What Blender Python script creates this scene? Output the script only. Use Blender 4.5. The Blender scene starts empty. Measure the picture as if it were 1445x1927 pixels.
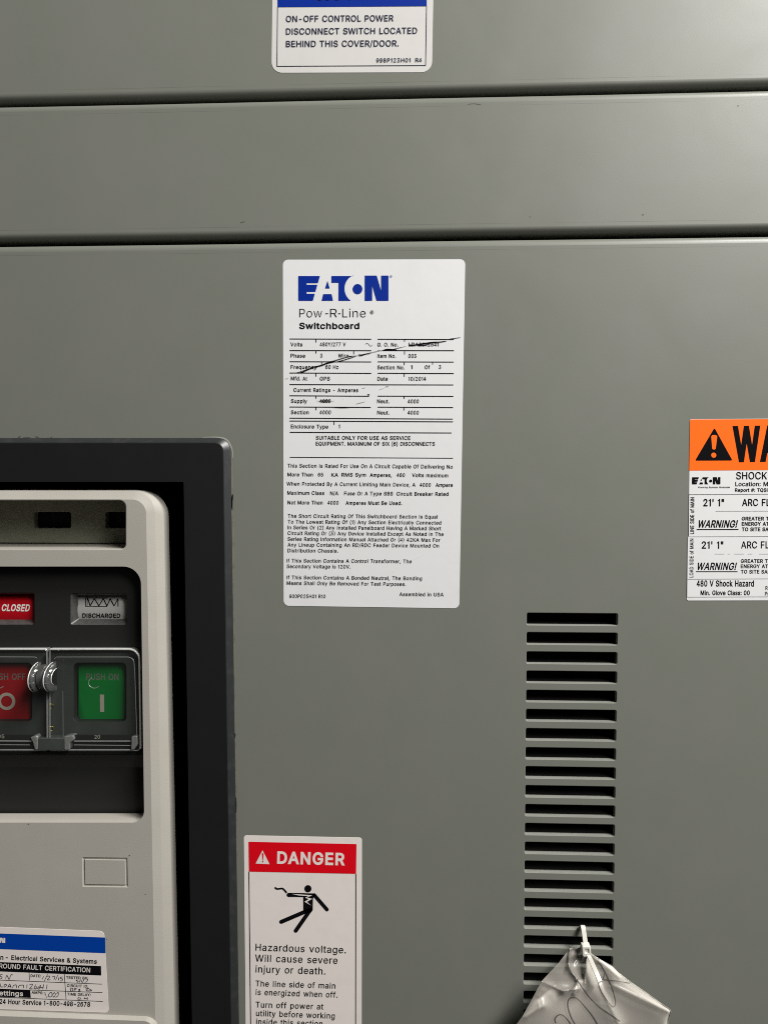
import bpy, math, random
from mathutils import Vector, Matrix
from mathutils.geometry import tessellate_polygon, delaunay_2d_cdt
random.seed(7)
SC = bpy.context.scene
COL = SC.collection
# ---------------------------------------------------------------- camera
# The switchboard front is the plane Y = 0; the point of it nearest the lens is the origin.
S = 1 / 3000.0                      # metres per photo pixel on that plane
FOC = 1391.0
DIST = FOC * S
cam = bpy.data.cameras.new("camera"); cam_o = bpy.data.objects.new("camera", cam); COL.objects.link(cam_o)
cam.sensor_fit = 'VERTICAL'; cam.sensor_height = 36; cam.lens = 36 * FOC / 1927
cam.clip_start = 0.01; cam.clip_end = 50
cam_o.location = (0, -DIST, 0)
cam_o.rotation_euler = (math.radians(90 - 2.6), 0, math.radians(2.4))
SC.camera = cam_o
CR = cam_o.rotation_euler.to_matrix()
def P(px, py, Y=0.0):
    "photo pixel -> point on the plane Y (metres)"
    d = CR @ Vector(((px - 722.5) / FOC, -(py - 963.5) / FOC, -1.0))
    t = (Y + DIST) / d.y
    return Vector((d.x * t, Y, d.z * t))
# ---------------------------------------------------------------- light
world = bpy.data.worlds.new("World"); SC.world = world; world.use_nodes = True
bg = world.node_tree.nodes["Background"]; bg.inputs[0].default_value = (1.0, 0.99, 0.93, 1); bg.inputs[1].default_value = 0.035
def lamp(name, loc, aim, sx, sy, watts, col):
    l = bpy.data.lights.new(name, 'AREA'); l.shape = 'RECTANGLE'; l.size = sx; l.size_y = sy
    l.energy = watts; l.color = col
    o = bpy.data.objects.new(name, l); COL.objects.link(o); o.location = loc
    o.rotation_euler = (Vector(aim) - Vector(loc)).to_track_quat('-Z', 'Y').to_euler()
    return o
lamp("ceiling_light", (0.80, -1.25, 1.08), (0.0, 0, 0), 0.30, 0.60, 11.2, (1, 0.975, 0.93))
lamp("ceiling_light", (1.15, -1.30, 1.00), (0.0, 0, 0), 0.40, 0.90, 17.5, (1, 0.985, 0.95))
lamp("ceiling_light", (1.30, -0.80, 1.70), (0.0, 0, -0.1), 0.60, 0.60, 74, (1, 0.985, 0.95))
SC.view_settings.view_transform = 'Standard'; SC.view_settings.look = 'None'
SC.view_settings.exposure = 0; SC.view_settings.gamma = 1; SC.view_settings.use_curve_mapping = False
SC.cycles.filter_width = 1.0; SC.cycles.use_denoising = False; SC.cycles.use_adaptive_sampling = False; SC.cycles.max_bounces = 10; SC.cycles.transparent_max_bounces = 16
SC.cycles.caustics_reflective = False; SC.cycles.caustics_refractive = False
# ---------------------------------------------------------------- materials
def mat(name, base, rough=0.5, spec=0.5, metal=0.0, bump=None, mottle=None, coat=0.0):
    m = bpy.data.materials.new(name); m.use_nodes = True
    nt = m.node_tree; b = nt.nodes["Principled BSDF"]
    b.inputs["Base Color"].default_value = (*base, 1); b.inputs["Roughness"].default_value = rough
    b.inputs["Specular IOR Level"].default_value = spec; b.inputs["Metallic"].default_value = metal
    b.inputs["Coat Weight"].default_value = coat; b.inputs["Coat Roughness"].default_value = 0.12
    tc = nt.nodes.new("ShaderNodeTexCoord")
    def noise(scale, detail=2.0, rough_=0.5):
        n = nt.nodes.new("ShaderNodeTexNoise"); n.inputs["Scale"].default_value = scale
        n.inputs["Detail"].default_value = detail; n.inputs["Roughness"].default_value = rough_
        nt.links.new(tc.outputs["Object"], n.inputs["Vector"]); return n
    prev = None
    for (scale, dist, st) in (bump or []):
        n = noise(scale, 2.5); bp = nt.nodes.new("ShaderNodeBump")
        bp.inputs["Strength"].default_value = st; bp.inputs["Distance"].default_value = dist
        nt.links.new(n.outputs["Fac"], bp.inputs["Height"])
        if prev: nt.links.new(prev.outputs["Normal"], bp.inputs["Normal"])
        prev = bp
    if prev: nt.links.new(prev.outputs["Normal"], b.inputs["Normal"])
    col = None
    for (scale, c2, lo, hi) in (mottle or []):
        n = noise(scale, 4.0, 0.6)
        mr = nt.nodes.new("ShaderNodeMapRange"); mr.inputs["From Min"].default_value = lo; mr.inputs["From Max"].default_value = hi
        nt.links.new(n.outputs["Fac"], mr.inputs["Value"])
        mx = nt.nodes.new("ShaderNodeMix"); mx.data_type = 'RGBA'
        nt.links.new(mr.outputs["Result"], mx.inputs["Factor"])
        if col is None: mx.inputs["A"].default_value = (*base, 1)
        else: nt.links.new(col, mx.inputs["A"])
        mx.inputs["B"].default_value = (*c2, 1)
        col = mx.outputs["Result"]
    if col is not None: nt.links.new(col, b.inputs["Base Color"])
    return m
def see_through(name, base, rough, clear, gloss_f=0.06, bump=None):
    "thin clear plastic: lets part of the light straight through, the rest is a glossy or milky surface"
    m = mat(name, base, rough, 0.5, bump=bump); nt = m.node_tree
    b = nt.nodes["Principled BSDF"]; out = nt.nodes["Material Output"]
    tr = nt.nodes.new("ShaderNodeBsdfTransparent"); tr.inputs[0].default_value = (0.96, 0.98, 0.97, 1)
    lw = nt.nodes.new("ShaderNodeFresnel"); lw.inputs["IOR"].default_value = 1.49
    gl = nt.nodes.new("ShaderNodeBsdfGlossy"); gl.inputs["Roughness"].default_value = rough
    m1 = nt.nodes.new("ShaderNodeMixShader"); m1.inputs[0].default_value = clear
    nt.links.new(b.outputs[0], m1.inputs[1]); nt.links.new(tr.outputs[0], m1.inputs[2])
    m2 = nt.nodes.new("ShaderNodeMixShader")
    nt.links.new(lw.outputs[0], m2.inputs[0]); nt.links.new(m1.outputs[0], m2.inputs[1]); nt.links.new(gl.outputs[0], m2.inputs[2])
    nt.links.new(m2.outputs[0], out.inputs["Surface"])
    return m
PAINT = mat("grey enamel paint", (0.168, 0.174, 0.149), 0.40, 0.5, bump=[(1500, 0.00005, 0.35), (16, 0.004, 0.05)],
            mottle=[(2600, (0.150, 0.156, 0.134), 0.45, 0.75), (14, (0.176, 0.180, 0.160), 0.45, 0.8)])
def smudge(m, lo, hi, scale):
    nt = m.node_tree; b = nt.nodes["Principled BSDF"]; tc = nt.nodes.new("ShaderNodeTexCoord")
    n = nt.nodes.new("ShaderNodeTexNoise"); n.inputs["Scale"].default_value = scale; n.inputs["Detail"].default_value = 5; n.inputs["Distortion"].default_value = 1.2
    mr = nt.nodes.new("ShaderNodeMapRange"); mr.inputs["From Min"].default_value = .35; mr.inputs["From Max"].default_value = .7; mr.inputs["To Min"].default_value = lo; mr.inputs["To Max"].default_value = hi
    nt.links.new(tc.outputs["Object"], n.inputs["Vector"]); nt.links.new(n.outputs["Fac"], mr.inputs["Value"]); nt.links.new(mr.outputs["Result"], b.inputs["Roughness"])
smudge(PAINT, .37, .46, 11)
SCUFF = mat("dark scuff", (0.075, 0.075, 0.067), 0.7)
BARE = mat("bare chipped metal edge", (0.42, 0.42, 0.38), 0.45, metal=0.2)
GLUE = mat("dried adhesive", (0.19, 0.175, 0.14), 0.6, bump=[(500, 0.0002, 0.6)], mottle=[(160, (0.11, 0.10, 0.075), 0.5, 0.75)])
WHITE = mat("white vinyl", (0.71, 0.712, 0.72), 0.42, 0.4, bump=[(70, 0.0008, 0.10), (1800, 0.00003, 0.3)], mottle=[(60, (0.685, 0.685, 0.69), 0.5, 0.8)])
WARMWHITE = mat("aged white vinyl", (0.76, 0.70, 0.665), 0.45, 0.4, bump=[(60, 0.0008, 0.10), (1800, 0.00003, 0.3)], mottle=[(90, (0.72, 0.665, 0.63), 0.5, 0.8)])
NOTICEWHITE = mat("notice vinyl", (0.585, 0.57, 0.555), 0.5, 0.3, bump=[(60, 0.0008, 0.10)], mottle=[(90, (0.56, 0.545, 0.53), 0.5, 0.8)])
INK = mat("black ink", (0.0035, 0.0035, 0.005), 0.7, 0.05)
NAVY = mat("navy ink", (0.012, 0.016, 0.045), 0.45, 0.3)
BLUE = mat("blue ink", (0.0, 0.021, 0.25), 0.5, 0.15)
BLUE2 = mat("bright blue ink", (0.0, 0.045, 0.33), 0.5, 0.15)
RED = mat("red ink", (0.66, 0.002, 0.010), 0.5, 0.15)
ORANGE = mat("orange ink", (1.0, 0.145, 0.008), 0.5, 0.15)
GREYLINE = mat("grey ink", (0.10, 0.10, 0.11), 0.5)
SMEAR = mat("smeared ink", (0.33, 0.33, 0.33), 0.5)
MARKER = mat("ballpoint ink", (0.012, 0.012, 0.03), 0.5)
BAGINK = see_through("faded marker ink", (0.055, 0.05, 0.045), 0.5, 0.25)
TRIM = mat("black plastic trim", (0.0072, 0.0083, 0.0079), 0.5, 0.35, bump=[(1500, 0.00006, 0.5)], mottle=[(30, (0.0088, 0.0100, 0.0096), 0.45, 0.8)])
TRIMLIT = mat("black plastic with bevel light painted in", (0.021, 0.023, 0.024), 0.38, 0.5, mottle=[(120, (0.035, 0.037, 0.037), 0.5, 0.8)])  # light caught by the trim bevel, put into a paler colour
PAINTLIT = mat("grey paint with slot light painted in", (0.24, 0.245, 0.22), 0.45, 0.5, mottle=[(700, (0.30, 0.30, 0.275), 0.5, 0.75)])  # slot walls coloured paler to stand in for light on their lips
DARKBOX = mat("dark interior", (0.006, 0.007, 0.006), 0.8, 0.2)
SHELL = mat("warm grey moulded plastic", (0.385, 0.365, 0.325), 0.55, 0.35, bump=[(1400, 0.00012, 0.55)],
            mottle=[(2200, (0.35, 0.33, 0.295), 0.45, 0.75), (25, (0.40, 0.38, 0.345), 0.45, 0.8)])
RECESS_SHADE = mat("plastic darkened for recess shade", (0.215, 0.218, 0.165), 0.6, 0.3, mottle=[(120, (0.18, 0.183, 0.138), 0.45, 0.75)])  # shade inside the upper recess, put into the colour of its back wall
SURROUND = mat("mottled grey plastic", (0.042, 0.047, 0.044), 0.5, 0.35, mottle=[(90, (0.055, 0.060, 0.057), 0.5, 0.8)])
CHARCOAL = mat("charcoal moulded plastic", (0.0145, 0.0145, 0.0138), 0.5, 0.35, bump=[(1600, 0.0001, 0.5)], mottle=[(2500, (0.02, 0.02, 0.019), 0.5, 0.75)])
WINFRAME = mat("grey window frame plastic", (0.060, 0.060, 0.058), 0.4, 0.5, mottle=[(400, (0.035, 0.035, 0.034), 0.45, 0.7)])
FLAGRED = mat("red flag plastic", (0.48, 0.004, 0.012), 0.22, 0.5)
FLAGWHITE = mat("silvery white flag plastic", (0.56, 0.55, 0.53), 0.24, 0.6, metal=0.35)
BTNRED = mat("red button plastic", (0.33, 0.004, 0.008), 0.3, 0.5)
BTNGREEN = mat("green button plastic", (0.002, 0.175, 0.028), 0.3, 0.5)
BTNPRINT = mat("worn cream print", (0.42, 0.36, 0.30), 0.5)
BTNFAINT = mat("faint print", (0.16, 0.15, 0.13), 0.5)
FLAGPRINT = mat("white flag print", (0.8, 0.78, 0.75), 0.4)
BRASS = mat("brass", (0.45, 0.33, 0.09), 0.25, metal=1.0)
ACRYLIC = see_through("clear acrylic", (0.065, 0.072, 0.068), 0.09, 0.90, bump=[(90, 0.001, 0.12)])
ACRYLIC_EDGE = see_through("clear acrylic edge", (0.72, 0.74, 0.71), 0.09, 0.80, bump=[(260, 0.001, 0.35)])
ACRYLIC_GLINT = see_through("acrylic with painted edge glint", (0.88, 0.88, 0.85), 0.10, 0.45, bump=[(220, 0.001, 0.4)])  # whitish colour paints the edge highlights of the flaps and lugs
ACRYLIC_LUG = see_through("clear acrylic lug", (0.40, 0.41, 0.40), 0.06, 0.84, bump=[(300, 0.001, 0.3)])
NYLON = mat("white nylon", (0.68, 0.655, 0.60), 0.4, 0.5)
FILM = see_through("milky polythene film", (0.95, 0.88, 0.80), 0.5, 0.18, bump=[(160, 0.0006, 0.30), (45, 0.002, 0.15)])
FILM2 = see_through("thin polythene film", (0.80, 0.74, 0.67), 0.24, 0.72, bump=[(170, 0.0006, 0.35), (60, 0.002, 0.2)])
def crinkle(m, scale, strength, dist, seed):
    "fine sharp creases of thin film"
    nt = m.node_tree; tc = nt.nodes.new("ShaderNodeTexCoord"); mp = nt.nodes.new("ShaderNodeMapping"); mp.inputs["Rotation"].default_value = (0, .5, 0); mp.inputs["Scale"].default_value = (1.0, 1.0, .45); mp.inputs["Location"].default_value = (seed, 0, seed)
    n = nt.nodes.new("ShaderNodeTexNoise"); n.noise_type = 'RIDGED_MULTIFRACTAL'; n.inputs["Scale"].default_value = scale; n.inputs["Detail"].default_value = 3; n.inputs["Distortion"].default_value = .6
    bp = nt.nodes.new("ShaderNodeBump"); bp.inputs["Strength"].default_value = strength; bp.inputs["Distance"].default_value = dist
    nt.links.new(tc.outputs["Object"], mp.inputs["Vector"]); nt.links.new(mp.outputs["Vector"], n.inputs["Vector"]); nt.links.new(n.outputs["Fac"], bp.inputs["Height"])
    for nd in list(nt.nodes):
        if nd.bl_idname in ("ShaderNodeBsdfPrincipled", "ShaderNodeBsdfGlossy", "ShaderNodeFresnel"): nt.links.new(bp.outputs["Normal"], nd.inputs["Normal"])
crinkle(FILM2, 34, .55, .0022, 3.1); crinkle(FILM, 26, .45, .002, 7.7)
# ---------------------------------------------------------------- building helpers
def wind(pt, poly):
    x, y = pt; w = 0
    for i in range(len(poly)):
        (x1, y1), (x2, y2) = poly[i-1], poly[i]
        if (y1 > y) != (y2 > y) and x < (x2 - x1) * (y - y1) / (y2 - y1) + x1: w += 1 if y2 > y1 else -1
    return w
def fill(loops, nonzero=0):
    "triangles of flat 2D loops: returns (points, triangles)"
    pts = []; edges = []
    for lp in loops:
        i = len(pts); n = len(lp); pts += [Vector((q[0], q[1])) for q in lp]; edges += [(i + k, i + (k + 1) % n) for k in range(n)]
    k = 1.0 / max(1e-9, max(max(abs(p.x), abs(p.y)) for p in pts))
    r_ = delaunay_2d_cdt([p * k for p in pts], edges, [], 0, 1e-7)
    out = []; V = r_[0]
    L2 = [[(q[0] * k, q[1] * k) for q in lp] for lp in loops]
    for t in r_[2]:
        c = ((V[t[0]].x + V[t[1]].x + V[t[2]].x) / 3, (V[t[0]].y + V[t[1]].y + V[t[2]].y) / 3)
        if (nonzero * sum(wind(c, lp) for lp in L2) > 0) if nonzero else (sum(inside(c, lp) for lp in L2) % 2): out.append(tuple(t))
    return [v / k for v in V], out
def area2(p): return sum(p[i-1][0] * p[i][1] - p[i][0] * p[i-1][1] for i in range(len(p)))
def ccw(p): return list(p) if area2(p) > 0 else list(p)[::-1]
def inside(pt, poly):
    x, y = pt; r = False
    for i in range(len(poly)):
        (x1, y1), (x2, y2) = poly[i-1], poly[i]
        if (y1 > y) != (y2 > y) and x < (x2 - x1) * (y - y1) / (y2 - y1) + x1: r = not r
    return r
def offset(p, d):
    "grow a CCW loop by d"
    n = len(p); out = []
    for i in range(n):
        a, b, c = Vector(p[i-1]), Vector(p[i]), Vector(p[(i+1) % n])
        e1 = (b - a).normalized(); e2 = (c - b).normalized()
        n1 = Vector((e1.y, -e1.x)); n2 = Vector((e2.y, -e2.x)); m = n1 + n2
        if m.length < 1e-6: m = n1
        m.normalize(); k = d / max(0.45, m.dot(n1))
        out.append((b.x + m.x * k, b.y + m.y * k))
    return out
def rr(corners, r, n=6):
    "rounded polygon; r is one radius or one per corner"
    N = len(corners); rs = r if isinstance(r, (list, tuple)) else [r] * N; out = []
    for i in range(N):
        a, b, c = Vector(corners[i-1]), Vector(corners[i]), Vector(corners[(i+1) % N])
        if rs[i] <= 0: out.append(tuple(b)); continue
        s = b + (a - b).normalized() * rs[i]; e = b + (c - b).normalized() * rs[i]; w = 0.7071
        for k in range(n + 1):
            t = k / n; A, B, Cc = (1-t)**2, 2*t*(1-t)*w, t*t
            out.append(tuple((s * A + b * B + e * Cc) / (A + B + Cc)))
    return out
def rect(x0, y0, x1, y1, r=0, n=6): return rr([(x0, y0), (x1, y0), (x1, y1), (x0, y1)], r, n)
def circle(cx, cy, rx, ry=None, n=28):
    ry = ry or rx
    return [(cx + rx * math.cos(2*math.pi*i/n), cy + ry * math.sin(2*math.pi*i/n)) for i in range(n)]
def smooth_line(pts, k=5):
    out = []
    for i in range(len(pts) - 1):
        p0 = Vector(pts[max(0, i-1)]); p1 = Vector(pts[i]); p2 = Vector(pts[i+1]); p3 = Vector(pts[min(len(pts)-1, i+2)])
        for j in range(k):
            t = j / k
            out.append(tuple(0.5 * ((2*p1) + (p2-p0)*t + (2*p0-5*p1+4*p2-p3)*t*t + (3*p1-p0-3*p2+p3)*t**3)))
    out.append(tuple(pts[-1])); return out
def loop3(px, Y):
    "photo pixels -> 3D loop; Y is a number or a function of the pixel"
    return [P(x, y, Y(x, y) if callable(Y) else Y) for x, y in px]
class MB:
    def __init__(s): s.v = []; s.f = []; s.m = []; s.cur = 0
    def add(s, pts): i = len(s.v); s.v += [Vector(p) for p in pts]; return i
    def poly(s, loops):
        "fill flat loops (outer ones and holes)"
        y = loops[0][0].y
        flat = all(abs(p.y - y) < 1e-7 for lp in loops for p in lp)
        if not flat:
            tris = tessellate_polygon([[Vector((p.x, p.z, 0)) for p in lp] for lp in loops]); i = s.add([p for lp in loops for p in lp])
        else:
            vs, tris = fill([[(p.x, p.z) for p in lp] for lp in loops]); i = s.add([(v.x, y, v.y) for v in vs])
        s.f += [tuple(i + k for k in t) for t in tris]; s.m += [s.cur] * len(tris)
    def loft(s, rings, closed=True):
        n = len(rings[0]); idx = [s.add(r) for r in rings]
        for a, b in zip(idx, idx[1:]):
            for k in range(n if closed else n - 1):
                k2 = (k + 1) % n
                s.f.append((a + k, a + k2, b + k2, b + k)); s.m.append(s.cur)
    def box(s, lo, hi):
        x0, y0, z0 = lo; x1, y1, z1 = hi
        i = s.add([(x, y, z) for x in (x0, x1) for y in (y0, y1) for z in (z0, z1)])
        for q in ((0,1,3,2), (4,6,7,5), (0,4,5,1), (2,3,7,6), (0,2,6,4), (1,5,7,3)):
            s.f.append(tuple(i + k for k in q)); s.m.append(s.cur)
    def tube(s, pts, r, n=8, flat=1.0):
        pts = [Vector(p) for p in pts]; rings = []
        for i, p in enumerate(pts):
            t = (pts[min(i+1, len(pts)-1)] - pts[max(i-1, 0)]).normalized()
            u = t.cross(Vector((0, 1, 0)))
            if u.length < 1e-3: u = t.cross(Vector((1, 0, 0)))
            u.normalize(); w = t.cross(u)
            rings.append([p + u * r * math.cos(2*math.pi*k/n) + w * r * flat * math.sin(2*math.pi*k/n) for k in range(n)])
        s.loft(rings); a = s.add(rings[0]); s.f.append(tuple(range(a, a + n))); s.m.append(s.cur)
        a = s.add(rings[-1]); s.f.append(tuple(range(a, a + n))); s.m.append(s.cur)
    def plate(s, outer, holes, Y, depth, bev=0.0, seg=3, back=False, hole_depth=None):
        "sheet with holes given in photo pixels, edges rounded by bev"
        O = ccw([(p.x, p.z) for p in loop3(outer, Y)]); H = [ccw([(p.x, p.z) for p in loop3(h, Y)]) for h in holes]
        def ring(L, sgn, d, y): return [Vector((x, y, z)) for x, z in offset(L, sgn * d)] if d else [Vector((x, y, z)) for x, z in L]
        s.poly([ring(O, -1, bev, Y)] + [ring(h, 1, bev, Y) for h in H])
        for L, sgn, dep in [(O, -1, depth)] + [(h, 1, hole_depth or depth) for h in H]:
            rings = []
            for k in range(seg + 1 if bev else 1):
                a = math.pi / 2 * k / seg
                rings.append(ring(L, sgn, bev * (1 - math.sin(a)), Y + bev * (1 - math.cos(a))))
            rings.append(ring(L, sgn, 0, Y + dep)); s.loft(rings)
        if back: s.poly([ring(O, -1, 0, Y + depth)] + [ring(h, 1, 0, Y + depth) for h in H])
    def build(s, name, mats, parent=None, smooth=None, weld=True):
        mats = mats if isinstance(mats, (list, tuple)) else [mats]
        me = bpy.data.meshes.new(name); o = bpy.data.objects.new(name, me); COL.objects.link(o)
        org = Vector((0, 0, 0))
        if parent is not None: o.parent = parent; org = Vector(parent["org"])
        else: org = sum(s.v, Vector()) / len(s.v)
        o["org"] = tuple(org)
        if parent is None: o.location = org
        me.from_pydata([v - org for v in s.v], [], s.f)
        for m in mats: me.materials.append(m)
        if len(mats) > 1: me.polygons.foreach_set("material_index", s.m)
        if weld:
            import bmesh
            bm = bmesh.new(); bm.from_mesh(me); bmesh.ops.remove_doubles(bm, verts=bm.verts, dist=2e-6)
            bmesh.ops.recalc_face_normals(bm, faces=bm.faces); bm.to_mesh(me); bm.free()
        if smooth:
            me.shade_smooth(); me.set_sharp_from_angle(angle=math.radians(smooth))
            for pl in me.polygons:
                if abs(pl.normal.y) > 0.99999: pl.use_smooth = False
        me.update(); return o
def thing(name, label, cat, loc, group=None):
    o = bpy.data.objects.new(name, None); COL.objects.link(o); o.location = loc; o["org"] = tuple(loc)
    o.empty_display_size = 0.01; o["label"] = label; o["category"] = cat
    if group: o["group"] = group
    return o
def tag(o, label, cat): o["label"] = label; o["category"] = cat; return o
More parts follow.
